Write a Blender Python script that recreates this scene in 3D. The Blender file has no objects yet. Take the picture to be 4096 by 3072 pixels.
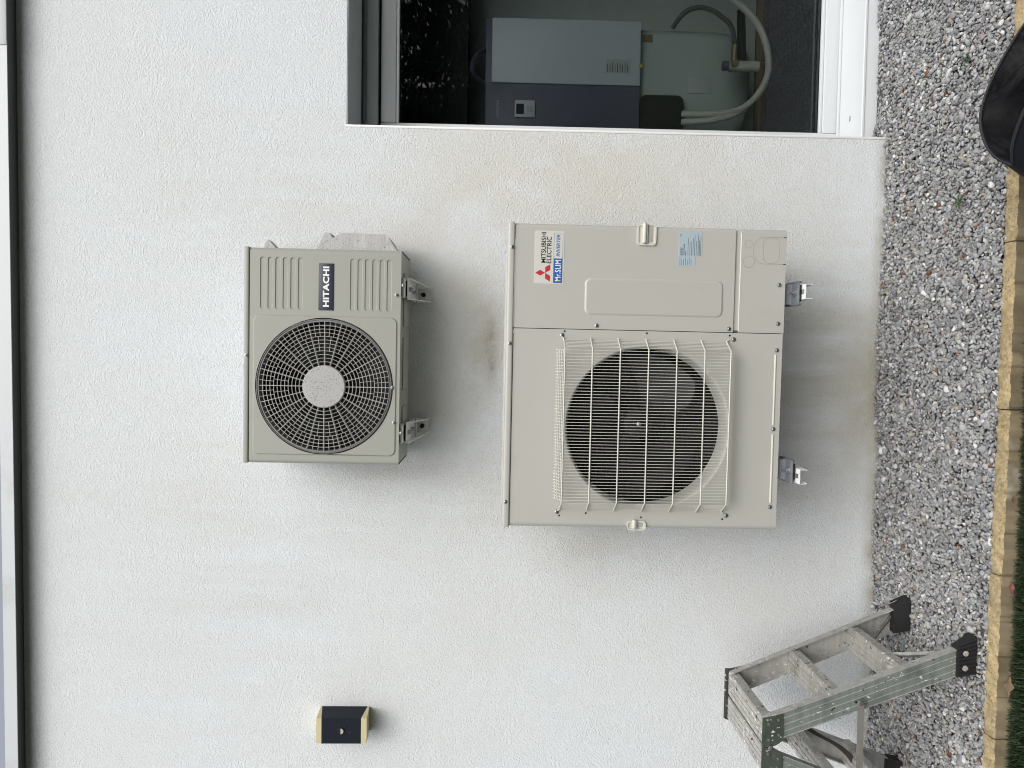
import bpy, bmesh, math, random
import numpy as np
from mathutils import Vector, Matrix
from mathutils.geometry import tessellate_polygon

random.seed(7)
rng = np.random.default_rng(7)
R = math.radians
S = bpy.context.scene
COL = S.collection

# ------------------------------------------------------------------ camera
cam = bpy.data.cameras.new('camera')
cam_o = bpy.data.objects.new('camera', cam)
COL.objects.link(cam_o)
cam.sensor_fit = 'HORIZONTAL'
cam.sensor_width = 36.0
cam.lens = 2840.0 / 4096.0 * 36.0
cam.clip_start = 0.02
cam.clip_end = 400
cr = Vector((0.0156631, -0.02602279, -0.99953863))   # picture right = world down (the phone was held upright)
cu = Vector((0.9990433, 0.04122924, 0.01458194))     # picture up = world right
cb = -Vector((-0.04083075, 0.99881078, -0.02664367))
m = Matrix((cr, cu, cb)).transposed().to_4x4()
m.translation = Vector((0, 0, 1.615))
cam_o.matrix_world = m
S.camera = cam_o

# ------------------------------------------------------------------ sky and sun (overcast)
SUN_EL, SUN_AZ = R(47), math.atan2(0.34, -0.90)      # azimuth measured from +Y towards +X
w = bpy.data.worlds.new('World')
S.world = w
w.use_nodes = True
nt = w.node_tree
bg = nt.nodes['Background']
sky = nt.nodes.new('ShaderNodeTexSky')
sky.sky_type = 'NISHITA'
sky.sun_disc = False
sky.sun_elevation = SUN_EL
sky.sun_rotation = SUN_AZ
sky.air_density = 1.0
sky.dust_density = 6.0
sky.ozone_density = 1.0
hs = nt.nodes.new('ShaderNodeHueSaturation')
hs.inputs['Saturation'].default_value = 0.34
nt.links.new(sky.outputs['Color'], hs.inputs['Color'])
nt.links.new(hs.outputs['Color'], bg.inputs['Color'])
bg.inputs['Strength'].default_value = 0.15
sun = bpy.data.lights.new('sun', 'SUN')
sun_o = bpy.data.objects.new('sun', sun)
COL.objects.link(sun_o)
sun.energy = 0.55
sun.angle = R(80)
sun.color = (1.0, 0.995, 0.985)
sd = Vector((math.sin(SUN_AZ) * math.cos(SUN_EL), math.cos(SUN_AZ) * math.cos(SUN_EL), math.sin(SUN_EL)))
sun_o.rotation_euler = sd.to_track_quat('Z', 'Y').to_euler()
sun_o.location = (2, -3, 6)
S.view_settings.view_transform = 'Standard'
S.view_settings.look = 'None'
S.view_settings.exposure = 0.29
S.view_settings.gamma = 1.0
S.view_settings.use_curve_mapping = False
S.cycles.filter_width = 1.05

# ------------------------------------------------------------------ node helpers
class Mat:
    def __init__(self, name, base=(.5, .5, .5), rough=.5, metal=0.0, spec=None):
        self.m = bpy.data.materials.new(name)
        self.m.use_nodes = True
        self.nt = self.m.node_tree
        self.b = self.nt.nodes['Principled BSDF']
        self.b.inputs['Base Color'].default_value = (*base, 1)
        self.b.inputs['Roughness'].default_value = rough
        self.b.inputs['Metallic'].default_value = metal
        if spec is not None:
            self.b.inputs['Specular IOR Level'].default_value = spec
        self.base = base
        self._co = None
    def n(self, t, ins=None, **props):
        x = self.nt.nodes.new(t)
        for k, v in props.items():
            setattr(x, k, v)
        for k, v in (ins or {}).items():
            if isinstance(v, bpy.types.NodeSocket):
                self.nt.links.new(v, x.inputs[k])
            else:
                x.inputs[k].default_value = v
        return x
    def co(self):
        if self._co is None:
            self._co = self.n('ShaderNodeTexCoord').outputs['Object']
        return self._co
    def math(self, op, a, b=0.0, c=None, clamp=False):
        ins = {0: a, 1: b}
        if c is not None:
            ins[2] = c
        return self.n('ShaderNodeMath', ins, operation=op, use_clamp=clamp).outputs[0]
    def scaled(self, s):
        return self.n('ShaderNodeMapping', {'Vector': self.co(), 'Scale': s}).outputs[0]
    def noise(self, scale, detail=3, rough=.55, dist=0.0, vec=None):
        return self.n('ShaderNodeTexNoise', {'Vector': vec or self.co(), 'Scale': scale, 'Detail': detail, 'Roughness': rough, 'Distortion': dist}).outputs['Fac']
    def ramp(self, fac, a, b):
        return self.n('ShaderNodeMapRange', {0: fac, 1: a, 2: b, 3: 0.0, 4: 1.0}, clamp=True).outputs[0]
    def mix(self, fac, a, b):
        x = self.nt.nodes.new('ShaderNodeMix')
        x.data_type = 'RGBA'
        for i, v in ((0, fac), (6, a), (7, b)):
            if isinstance(v, bpy.types.NodeSocket):
                self.nt.links.new(v, x.inputs[i])
            elif i == 0:
                x.inputs[0].default_value = v
            else:
                x.inputs[i].default_value = (*v, 1)
        return x.outputs[2]
    def color(self, sock):
        self.nt.links.new(sock, self.b.inputs['Base Color'])
    def set(self, name, sock):
        self.nt.links.new(sock, self.b.inputs[name])
    def bump(self, h, strength=.5, dist=.002):
        x = self.n('ShaderNodeBump', {'Height': h, 'Strength': strength, 'Distance': dist})
        self.nt.links.new(x.outputs[0], self.b.inputs['Normal'])

def varied(name, base, rough=.5, metal=0, amt=.12, scale=9, dirt=None, dirt_lo=.55, dirt_hi=.75, dirt_scale=25, bump=None, spec=None):
    M = Mat(name, base, rough, metal, spec)
    f = M.noise(scale, 4)
    lo = tuple(c * (1 - amt) for c in base)
    hi = tuple(min(1, c * (1 + amt)) for c in base)
    c = M.mix(f, lo, hi)
    if dirt:
        c = M.mix(M.ramp(M.noise(dirt_scale, 5, .65), dirt_lo, dirt_hi), c, dirt)
    M.color(c)
    if bump:
        M.bump(M.noise(bump[0], 3), bump[1], bump[2])
    return M.m

# ---- stucco with its dirt, beige-grey patches and painted relief shade
def stucco():
    M = Mat('white_stucco', (.76, .77, .765), .9, spec=.25)
    x, y, z = M.n('ShaderNodeSeparateXYZ', {0: M.co()}).outputs
    tone = M.noise(1.3, 3, .5)
    c = M.mix(M.ramp(tone, .35, .68), (.725, .774, .808), (.716, .746, .762))
    streak = M.noise(1.0, 5, .62, vec=M.scaled((9, 1, 1.1)))
    blotch = M.noise(3.2, 5, .62)
    fine = M.noise(26, 4, .6)
    def blob(x0, z0, sx, sz):
        a = M.math('DIVIDE', M.math('SUBTRACT', x, x0), sx)
        b = M.math('DIVIDE', M.math('SUBTRACT', z, z0), sz)
        r2 = M.math('ADD', M.math('MULTIPLY', a, a), M.math('MULTIPLY', b, b))
        return M.math('POWER', 2.718, M.math('MULTIPLY', r2, -1.0))
    def tint_patch(c, x0, z0, sx, sz, col, amt, kind='b'):
        nz = {'b': M.ramp(blotch, .28, .72), 's': M.ramp(streak, .35, .75), 'f': M.ramp(fine, .3, .8), 'p': M.ramp(M.noise(2.6, 4, .5, .4), .47, .54)}[kind]
        f = M.math('MULTIPLY', M.math('MULTIPLY', blob(x0, z0, sx, sz), nz), amt, clamp=True)
        return M.mix(f, c, col)
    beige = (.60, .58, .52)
    # broad beige and grey patches low on the wall and around the machines
    c = tint_patch(c, -.05, 1.0, 1.25, 1.05, (.655, .64, .585), .9)
    c = tint_patch(c, -.05, 1.80, .55, .22, (.62, .61, .565), .6)
    c = tint_patch(c, .74, 1.25, .26, .60, (.645, .63, .58), .7, 'p')
    c = tint_patch(c, .55, 1.75, .30, .35, (.66, .65, .61), .55, 'p')
    c = tint_patch(c, -.62, 1.35, .16, .45, (.52, .515, .475), .8, 's')
    c = tint_patch(c, -.50, 2.10, .07, .24, (.46, .455, .43), .95, 's')
    c = tint_patch(c, -.85, 1.15, .10, .22, (.50, .48, .43), .6)
    c = tint_patch(c, -.95, 2.6, .7, .7, (.63, .63, .615), .7, 's')
    c = tint_patch(c, .60, 2.55, .35, .5, (.63, .62, .595), .7, 's')
    # brown grime line over the lid of the large unit
    c = tint_patch(c, .03, 1.650, .20, .060, (.30, .25, .16), .9)
    c = tint_patch(c, .02, 1.625, .13, .022, (.16, .125, .07), .9, 'f')
    c = tint_patch(c, .20, 1.70, .35, .10, (.50, .47, .38), .6)
    # damp greenish splash zone by the gravel
    c = tint_patch(c, -.12, .03, .36, .14, (.30, .27, .17), .9)
    c = tint_patch(c, -.05, .26, .50, .24, (.46, .44, .36), .9, 's')
    splash = M.math('MULTIPLY', M.ramp(z, .045, -.004), M.ramp(M.noise(9, 5, .6), .25, .65))
    c = M.mix(M.math('MULTIPLY', splash, .8), c, (.33, .29, .21))
    # relief shade painted into the colour: hollows of the bump noise go darker
    g = M.noise(146, 2.5, .55, .6)
    g2 = M.noise(300, 2, .5)
    c = M.mix(M.math('MULTIPLY', M.ramp(g, .66, .30), .22), c, (.50, .50, .485))
    # single specks
    vo = M.n('ShaderNodeTexVoronoi', {'Vector': M.co(), 'Scale': 2.6}, feature='F1')
    c = M.mix(M.ramp(vo.outputs['Distance'], .010, .006), c, (.12, .10, .08))
    M.color(c)
    h = M.math('ADD', g, M.math('MULTIPLY', g2, .25))
    M.bump(h, 1.0, .0060)
    return M.m

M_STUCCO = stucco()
M_PVC = varied('white_window_plastic', (.62, .65, .665), .28, amt=.03, scale=5, bump=(40, .04, .002))
M_ALU_W = varied('white_coated_aluminium', (.54, .57, .59), .35, amt=.03, scale=4, dirt=(.40, .42, .42), dirt_lo=.58, dirt_hi=.8, dirt_scale=3)
M_SOFFIT = varied('soffit_board', (.10, .10, .10), .6, amt=.06)
M_BEAD = varied('smooth_plaster', (.80, .80, .79), .7, amt=.02)
M_PLINTH = varied('grey_plinth_render', (.17, .17, .165), .95, amt=.25, scale=18, bump=(60, .5, .004))
M_BEIGE = varied('ivory_painted_steel', (.45, .45, .415), .38, amt=.025, scale=3, dirt=(.41, .40, .355), dirt_lo=.60, dirt_hi=.85, dirt_scale=6, bump=(260, .05, .0006))
M_BEIGE_LT = varied('ivory_wire_coating', (.60, .595, .535), .4, amt=.05, scale=14)
M_HBEIGE = varied('grey_beige_painted_steel', (.315, .325, .287), .40, amt=.03, scale=3, dirt=(.285, .28, .245), dirt_lo=.60, dirt_hi=.85, dirt_scale=7, bump=(260, .05, .0006))
M_GRILLE = varied('weathered_grille_plastic', (.40, .40, .375), .6, amt=.14, scale=24, dirt=(.30, .30, .28), dirt_lo=.55, dirt_hi=.72, dirt_scale=40)
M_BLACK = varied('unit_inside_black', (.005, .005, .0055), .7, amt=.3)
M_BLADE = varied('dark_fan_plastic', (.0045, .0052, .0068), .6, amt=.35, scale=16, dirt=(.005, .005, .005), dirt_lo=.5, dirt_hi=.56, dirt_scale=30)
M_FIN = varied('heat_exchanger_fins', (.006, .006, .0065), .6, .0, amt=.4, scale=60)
M_TUBE = varied('exchanger_tubes', (.06, .06, .058), .4, .5, amt=.3)
M_STEEL = varied('zinc_screw_steel', (.42, .43, .44), .32, .85, amt=.2, scale=70)
M_HOLE = Mat('hole_black', (.008, .008, .008), .9).m
M_GREYMETAL = varied('galvanised_steel', (.22, .24, .265), .42, .55, amt=.18, scale=20)
M_WHITEMET = varied('white_powder_coat', (.78, .79, .78), .4, amt=.04, scale=12, dirt=(.60, .58, .53), dirt_lo=.6, dirt_hi=.8)
M_RUBBER = varied('black_rubber', (.010, .010, .0105), .8, amt=.35, scale=30, bump=(90, .3, .002))
M_NAVY = varied('navy_badge', (.022, .030, .048), .4, amt=.08)
M_WHITE = Mat('white_print', (.78, .80, .82), .5).m
M_INK = Mat('black_print', (.012, .012, .014), .5).m
M_RED = Mat('red_print', (.50, .022, .035), .45).m
M_BLUE = Mat('blue_print', (.030, .115, .37), .45).m
M_STICK = varied('pale_sticker', (.60, .60, .545), .35, amt=.02)
M_PLATE = varied('light_blue_plate', (.40, .49, .535), .35, amt=.04)
M_LAMPNAVY = varied('navy_lamp_metal', (.0105, .0145, .0215), .55, amt=.15, scale=20, dirt=(.16, .17, .18), dirt_lo=.67, dirt_hi=.73, dirt_scale=60, spec=.15)
M_CREAM = varied('yellowed_diffuser', (.56, .50, .30), .45, amt=.06, scale=16)

def hubcap():
    M = Mat('lichen_speckled_cap', (.46, .46, .44), .6)
    a = M.ramp(M.noise(170, 3, .6), .54, .60)
    b = M.ramp(M.noise(30, 3, .5), .30, .62)
    M.color(M.mix(M.math('MULTIPLY', M.math('MULTIPLY', a, b), .85), (.41, .41, .40), (.16, .16, .155)))
    return M.m
M_CAP = hubcap()
def valve_mat():
    M = Mat('speckled_grey_cover', (.44, .44, .44), .6)
    s = M.noise(1, 5, .6, vec=M.scaled((14, 14, 120)))
    c = M.mix(M.ramp(s, .3, .7), (.36, .36, .37), (.52, .52, .52))
    c = M.mix(M.math('MULTIPLY', M.ramp(M.noise(180, 2), .62, .68), .8), c, (.12, .12, .12))
    M.color(c)
    return M.m
M_VALVE = valve_mat()

def ladder_metal(name, base, metal, splat=.66, lines=False):
    M = Mat(name, base, .46, metal)
    g = M.noise(1, 5, .6, vec=M.scaled((6, 60, 60)))
    c = M.mix(M.ramp(g, .25, .75), tuple(v * .78 for v in base), tuple(min(1, v * 1.18) for v in base))
    c = M.mix(M.math('MULTIPLY', M.ramp(M.noise(14, 5, .65), .52, .72), .55), c, tuple(v * .45 for v in base))
    sp = M.ramp(M.noise(75, 3, .55, vec=M.scaled((1, 1.0, .55))), splat - .02, splat)
    sp2 = M.ramp(M.noise(7, 2), .40, .52)
    f = M.math('MULTIPLY', sp, sp2)
    c = M.mix(f, c, (.66, .64, .58))
    dk = M.ramp(M.noise(52, 3, .55, vec=M.n('ShaderNodeMapping', {'Vector': M.co(), 'Location': (3.1, 1.7, 5.2)}).outputs[0]), splat + .035, splat + .055)
    c = M.mix(dk, c, (.03, .03, .035))
    M.color(c)
    M.set('Metallic', M.math('MULTIPLY', M.math('SUBTRACT', 1.0, f), metal))
    M.bump(M.noise(90, 3), .15, .001)
    return M.m
M_RAIL = ladder_metal('worn_green_grey_rail', (.215, .25, .232), .25, .655)
M_ALU = ladder_metal('dull_aluminium', (.40, .40, .38), .25, .65)
M_TREAD = ladder_metal('paint_spattered_tread', (.41, .40, .37), .25, .62)
M_BRACE = ladder_metal('grey_brace_metal', (.20, .205, .195), .3, .67)
M_HINGE = ladder_metal('dark_green_hinge_plate', (.085, .105, .085), .3, .665)
M_CAPDK = ladder_metal('dark_end_cap', (.05, .05, .05), .1, .665)
M_WEB = varied('grey_webbing', (.19, .185, .17), .9, amt=.12, scale=40, dirt=(.12, .115, .10), dirt_lo=.5, dirt_hi=.75, dirt_scale=12, bump=(300, .5, .001))
M_WEBDK = varied('dark_brown_webbing', (.050, .042, .035), .9, amt=.2, scale=40, bump=(300, .5, .001))

def kerb_mat(rough_top):
    M = Mat('kerb_' + ('split_top' if rough_top else 'smooth_face'), (.40, .32, .19), .95)
    if rough_top:
        c = M.mix(M.ramp(M.noise(55, 5, .7), .3, .7), (.25, .185, .09), (.53, .43, .25))
        c = M.mix(M.math('MULTIPLY', M.ramp(M.noise(120, 3, .6), .56, .66), .75), c, (.13, .105, .06))
        c = M.mix(M.math('MULTIPLY', M.ramp(M.noise(7, 4, .6), .45, .75), .6), c, (.22, .185, .105))
    else:
        c = M.mix(M.ramp(M.noise(8, 5, .6), .3, .7), (.135, .108, .060), (.24, .20, .128))
        c = M.mix(M.math('MULTIPLY', M.ramp(M.noise(4.5, 4, .6), .58, .70), .8), c, (.40, .38, .33))
        c = M.mix(M.math('MULTIPLY', M.ramp(M.noise(1, 3, vec=M.scaled((10, 10, 5))), .58, .75), .8), c, (.10, .075, .04))
    M.color(c)
    M.bump(M.noise(140, 4, .6), .6 if rough_top else .25, .004)
    return M.m
M_KTOP, M_KFACE = kerb_mat(True), kerb_mat(False)

def gravel_mat():
    M = Mat('crushed_limestone', (.3, .3, .3), .82, spec=.35)
    a = M.n('ShaderNodeAttribute', attribute_name='stone_tint').outputs['Color']
    v = M.ramp(M.noise(320, 4, .6, .8), .3, .7)
    x = M.nt.nodes.new('ShaderNodeMix'); x.data_type = 'RGBA'; x.blend_type = 'MULTIPLY'
    x.inputs[0].default_value = 1.0
    M.nt.links.new(a, x.inputs[6])
    M.nt.links.new(M.mix(v, (.72, .72, .73), (1.25, 1.25, 1.24)), x.inputs[7])
    M.color(x.outputs[2])
    M.bump(M.noise(420, 3), .25, .001)
    return M.m
M_GRAVEL = gravel_mat()
M_SUBSOIL = varied('dark_grit', (.085, .085, .082), .95, amt=.5, scale=160, bump=(200, 1, .01))
def grass_mat():
    M = Mat('grass_blade', (.04, .075, .02), .55, spec=.3)
    a = M.n('ShaderNodeAttribute', attribute_name='blade_tint').outputs['Color']
    M.color(a)
    M.b.inputs['Transmission Weight'].default_value = 0.0
    return M.m
M_GRASS = grass_mat()
M_LAWN = varied('lawn_earth', (.028, .042, .018), .95, amt=.5, scale=30, bump=(120, 1, .02))
M_LEAF = varied('weed_leaf', (.042, .070, .026), .5, amt=.3, scale=60)
M_DRYLEAF = varied('dry_brown_leaf', (.15, .095, .05), .6, amt=.4, scale=60)
M_REDLEAF = varied('reddish_dead_leaf', (.16, .045, .03), .6, amt=.35, scale=60)
M_CONIFER = varied('conifer_needles', (.018, .030, .014), .7, amt=.6, scale=1.5)
M_BARK = varied('bark', (.06, .045, .032), .9, amt=.4, scale=12)

def fabric(name, base, rough, fold=.0):
    M = Mat(name, base, rough, spec=.18)
    M.b.inputs['Sheen Weight'].default_value = .03
    f = M.noise(500, 2)
    c = M.mix(M.noise(7, 3), tuple(v * .75 for v in base), tuple(v * 1.35 for v in base))
    M.color(c)
    h = M.math('ADD', M.math('MULTIPLY', f, .03), M.math('MULTIPLY', M.noise(1, 3, .5, .8, vec=M.scaled((9, 14, 5))), 1.0 if fold else .15))
    M.bump(h, .7, .03)
    return M.m
M_NYLON = fabric('black_nylon_lining', (.0035, .0038, .005), .5, 1)
M_BAGNAVY = fabric('navy_black_canvas', (.0055, .0065, .0105), .8)
M_ZIP = varied('black_zip_tape', (.012, .012, .014), .7, amt=.2, scale=90)

# indoor materials
M_RWALL = varied('room_wall_paint', (.36, .385, .375), .85, amt=.05)
M_RDARK = varied('dark_bulkhead', (.018, .019, .021), .8, amt=.2)
M_RFLOOR = varied('dark_speckled_floor', (.085, .085, .095), .8, amt=.45, scale=120)
M_TILE = varied('brown_skirting_tile', (.075, .055, .052), .6, amt=.25, scale=14)
M_UWHITE = varied('white_unit_door', (.42, .45, .50), .45, amt=.02)
M_UGREY = varied('grey_green_tank', (.31, .345, .335), .55, amt=.04)
M_UNAVY = varied('dark_blue_unit_side', (.092, .09, .132), .5, amt=.06)
M_UBLACK = varied('black_insulation', (.006, .007, .007), .85, amt=.4, bump=(200, .4, .002))
M_HOSE = varied('white_hose', (.40, .40, .37), .6, amt=.08, scale=20, dirt=(.3, .3, .28), dirt_lo=.6, dirt_hi=.7, dirt_scale=80)
M_HOSEDK = varied('dark_rubber_hose', (.06, .065, .063), .6, amt=.3, scale=40)
M_BRASS = varied('dull_brass', (.30, .25, .15), .4, .7, amt=.2, scale=40)
M_YELLOW = Mat('yellow_print', (.50, .40, .05), .5).m
M_LCD = Mat('dark_screen', (.03, .03, .045), .25).m
M_INDLABEL = varied('indoor_grey_label', (.33, .35, .35), .5, amt=.1, scale=200)

def glass_mat():
    M = Mat('window_glass')
    nt = M.nt
    nt.nodes.remove(M.b)
    tr = nt.nodes.new('ShaderNodeBsdfTransparent'); tr.inputs[0].default_value = (.88, .91, .90, 1)
    gl = nt.nodes.new('ShaderNodeBsdfGlossy'); gl.inputs['Roughness'].default_value = .0
    gl.inputs[0].default_value = (.9, .95, 1, 1)
    fr = nt.nodes.new('ShaderNodeFresnel'); fr.inputs[0].default_value = 1.5
    mx = nt.nodes.new('ShaderNodeMixShader')
    nt.links.new(fr.outputs[0], mx.inputs[0]); nt.links.new(tr.outputs[0], mx.inputs[1]); nt.links.new(gl.outputs[0], mx.inputs[2])
    nt.links.new(mx.outputs[0], nt.nodes['Material Output'].inputs[0])
    return M.m
M_GLASS = glass_mat()

# ------------------------------------------------------------------ mesh helpers
class MB:
    def __init__(self):
        self.v, self.f = [], []
    def add(self, vs, fs):
        o = len(self.v)
        self.v += [tuple(p) for p in vs]
        self.f += [tuple(i + o for i in q) for q in fs]
        return self
    def box(self, x0, x1, y0, y1, z0, z1):
        vs = [(x, y, z) for x in (x0, x1) for y in (y0, y1) for z in (z0, z1)]
        return self.add(vs, [(0, 1, 3, 2), (4, 6, 7, 5), (0, 4, 5, 1), (2, 3, 7, 6), (0, 2, 6, 4), (1, 5, 7, 3)])
    def rbox(self, x0, x1, y0, y1, z0, z1, r=.003, seg=2):
        bm = bmesh.new()
        bmesh.ops.create_cube(bm, size=1)
        for v in bm.verts:
            v.co = Vector(((x0 + x1) / 2 + v.co.x * (x1 - x0), (y0 + y1) / 2 + v.co.y * (y1 - y0), (z0 + z1) / 2 + v.co.z * (z1 - z0)))
        bmesh.ops.bevel(bm, geom=bm.edges[:], offset=r, segments=seg, affect='EDGES', profile=.5)
        bm.verts.index_update()
        self.add([v.co for v in bm.verts], [[v.index for v in f.verts] for f in bm.faces])
        bm.free()
        return self
    def loft(self, rings, closed=True, caps=True):
        n = len(rings[0])
        vs = [p for r in rings for p in r]
        fs = []
        for i in range(len(rings) - 1):
            for j in range(n if closed else n - 1):
                k = (j + 1) % n
                fs.append((i * n + j, i * n + k, (i + 1) * n + k, (i + 1) * n + j))
        if caps and closed:
            fs.append(tuple(range(n))[::-1])
            fs.append(tuple((len(rings) - 1) * n + j for j in range(n)))
        return self.add(vs, fs)
    def tube(self, pts, r, n=6, closed=False, flat=None):
        P = [Vector(p) for p in pts]
        rings = []
        N = len(P)
        up = None
        for i in range(N):
            a = P[(i - 1) % N] if (closed or i) else P[i]
            b = P[(i + 1) % N] if (closed or i < N - 1) else P[i]
            t = (b - a).normalized()
            if up is None:
                up = Vector((0, 1, 0)) if abs(t.y) < .9 else Vector((1, 0, 0))
            u = (up - t * up.dot(t)).normalized()
            s = t.cross(u)
            up = u
            rr = r[i] if isinstance(r, (list, tuple)) else r
            rings.append([P[i] + (u * math.cos(q) * (flat or 1) + s * math.sin(q)) * rr for q in [2 * math.pi * k / n for k in range(n)]])
        if closed:
            rings.append(rings[0])
            return self.loft(rings, caps=False)
        return self.loft(rings)
    def lathe(self, prof, cx, cz, n=48, y=0):
        """prof: (radius, y) pairs; axis along Y"""
        rings = [[(cx + r * math.cos(2 * math.pi * k / n), yy + y, cz + r * math.sin(2 * math.pi * k / n)) for k in range(n)] for r, yy in prof]
        return self.loft(rings, caps=False)
    def disc(self, cx, cz, y0, r, n=20, depth=0.001):
        c = [(cx + r * math.cos(2 * math.pi * k / n), cz + r * math.sin(2 * math.pi * k / n)) for k in range(n)]
        return self.prism(c, y0, y0 + depth)
    def prism(self, pts, y0, y1):
        n = len(pts)
        vs = [(p[0], y0, p[1]) for p in pts] + [(p[0], y1, p[1]) for p in pts]
        fs = [(i, (i + 1) % n, n + (i + 1) % n, n + i) for i in range(n)]
        tr = tessellate_polygon([[Vector((p[0], p[1], 0)) for p in pts]])
        fs += [tuple(t) for t in tr] + [tuple(n + i for i in t)[::-1] for t in tr]
        return self.add(vs, fs)
    def holed(self, loops, y):
        """flat face in the XZ plane with holes"""
        L = [[Vector((p[0], p[1], 0)) for p in l] for l in loops]
        vs = [(p[0], y, p[1]) for l in loops for p in l]
        return self.add(vs, [tuple(t) for t in tessellate_polygon(L)])
    def build(self, name, mat, parent=None, org=None, smooth=True, mats=None, midx=None):
        if org is None:
            p = parent
            org = Vector((0, 0, 0))
            while p is not None:
                org = org + p.location
                p = p.parent
        o = Vector(org)
        me = bpy.data.meshes.new(name)
        me.from_pydata([(v[0] - o.x, v[1] - o.y, v[2] - o.z) for v in self.v], [], self.f)
        bm = bmesh.new(); bm.from_mesh(me)
        bmesh.ops.recalc_face_normals(bm, faces=bm.faces[:])
        bm.to_mesh(me); bm.free()
        me.materials.append(mat)
        for q in (mats or []):
            me.materials.append(q)
        if midx is not None:
            for pl in me.polygons:
                pl.material_index = midx(pl)
        if smooth:
            for pl in me.polygons:
                pl.use_smooth = True
            me.set_sharp_from_angle(angle=R(32))
        ob = bpy.data.objects.new(name, me)
        COL.objects.link(ob)
        if parent is not None:
            ob.parent = parent
        return ob

def tag(o, label=None, cat=None, group=None, kind=None):
    for k, v in (('label', label), ('category', cat), ('group', group), ('kind', kind)):
        if v:
            o[k] = v
    return o
def thing(name, loc, label, cat, group=None, tilt=0.0):
    o = bpy.data.objects.new(name, None)
    o.empty_display_size = .1
    o.location = loc
    o.rotation_euler = (0, tilt, 0)
    COL.objects.link(o)
    return tag(o, label, cat, group)
def dup(o, parent, loc=None, rot=None):
    c = o.copy()
    COL.objects.link(c)
    c.parent = parent
    if loc is not None:
        c.location = loc
    if rot is not None:
        c.rotation_euler = rot
    return c
def copy_tree(o, parent=None, loc=None, label=None):
    c = o.copy()
    COL.objects.link(c)
    c.parent = parent
    if loc is not None:
        c.location = loc
    if label:
        c['label'] = label
    for ch in list(o.children):
        copy_tree(ch, c)
    return c
def rrect(x0, x1, z0, z1, r, n=6):
    out = []
    for cx, cz, a0 in ((x1 - r, z1 - r, 0), (x0 + r, z1 - r, 90), (x0 + r, z0 + r, 180), (x1 - r, z0 + r, 270)):
        for i in range(n + 1):
            a = R(a0 + 90 * i / n)
            out.append((cx + r * math.cos(a), cz + r * math.sin(a)))
    return out
def circ(cx, cz, r, n=96):
    return [(cx + r * math.cos(2 * math.pi * k / n), cz + r * math.sin(2 * math.pi * k / n)) for k in range(n)]
def text(name, s, x0, x1, z0, z1, y, mat, parent, bold=0.0, shear=0.0, space=1.0):
    """flat lettering fitted in a rectangle facing -Y"""
    cu_ = bpy.data.curves.new('tmp', 'FONT')
    cu_.body = s
    cu_.size = 1.0
    cu_.offset = bold
    cu_.shear = shear
    cu_.space_character = space
    cu_.resolution_u = 3
    to = bpy.data.objects.new('tmp', cu_)
    COL.objects.link(to)
    dg = bpy.context.evaluated_depsgraph_get()
    me = bpy.data.meshes.new_from_object(to.evaluated_get(dg))
    bpy.data.objects.remove(to); bpy.data.curves.remove(cu_)
    vs = np.array([v.co[:] for v in me.vertices])
    a, b = vs.min(0), vs.max(0)
    X = x0 + (vs[:, 0] - a[0]) / (b[0] - a[0]) * (x1 - x0)
    Z = z0 + (vs[:, 1] - a[1]) / max(1e-6, b[1] - a[1]) * (z1 - z0)
    mb = MB()
    mb.add([(X[i], y, Z[i]) for i in range(len(X))], [tuple(p.vertices) for p in me.polygons])
    bpy.data.meshes.remove(me)
    return mb.build(name, mat, parent, smooth=False)

# ================================================================== GROUND
def grid_plane(name, x0, x1, y0, y1, z, mat, kind='structure'):
    o = MB().add([(x0, y0, z), (x1, y0, z), (x1, y1, z), (x0, y1, z)], [(0, 1, 2, 3)]).build(name, mat, smooth=False)
    return tag(o, kind=kind)
grid_plane('ground', -60, 60, 2.10, 60, -.14, M_SUBSOIL)
tag(MB().box(-8, 8, 2.19, 2.93, -.13, -.016).build('gravel_bed', M_SUBSOIL, smooth=False), kind='structure')
tag(MB().box(.93, 2.34, 2.93, 3.055, -.13, -.016).build('gravel_bed', M_SUBSOIL, smooth=False), kind='structure')
lawn = grid_plane('lawn', -60, 60, -80, 2.166, -.055, M_LAWN)

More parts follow.
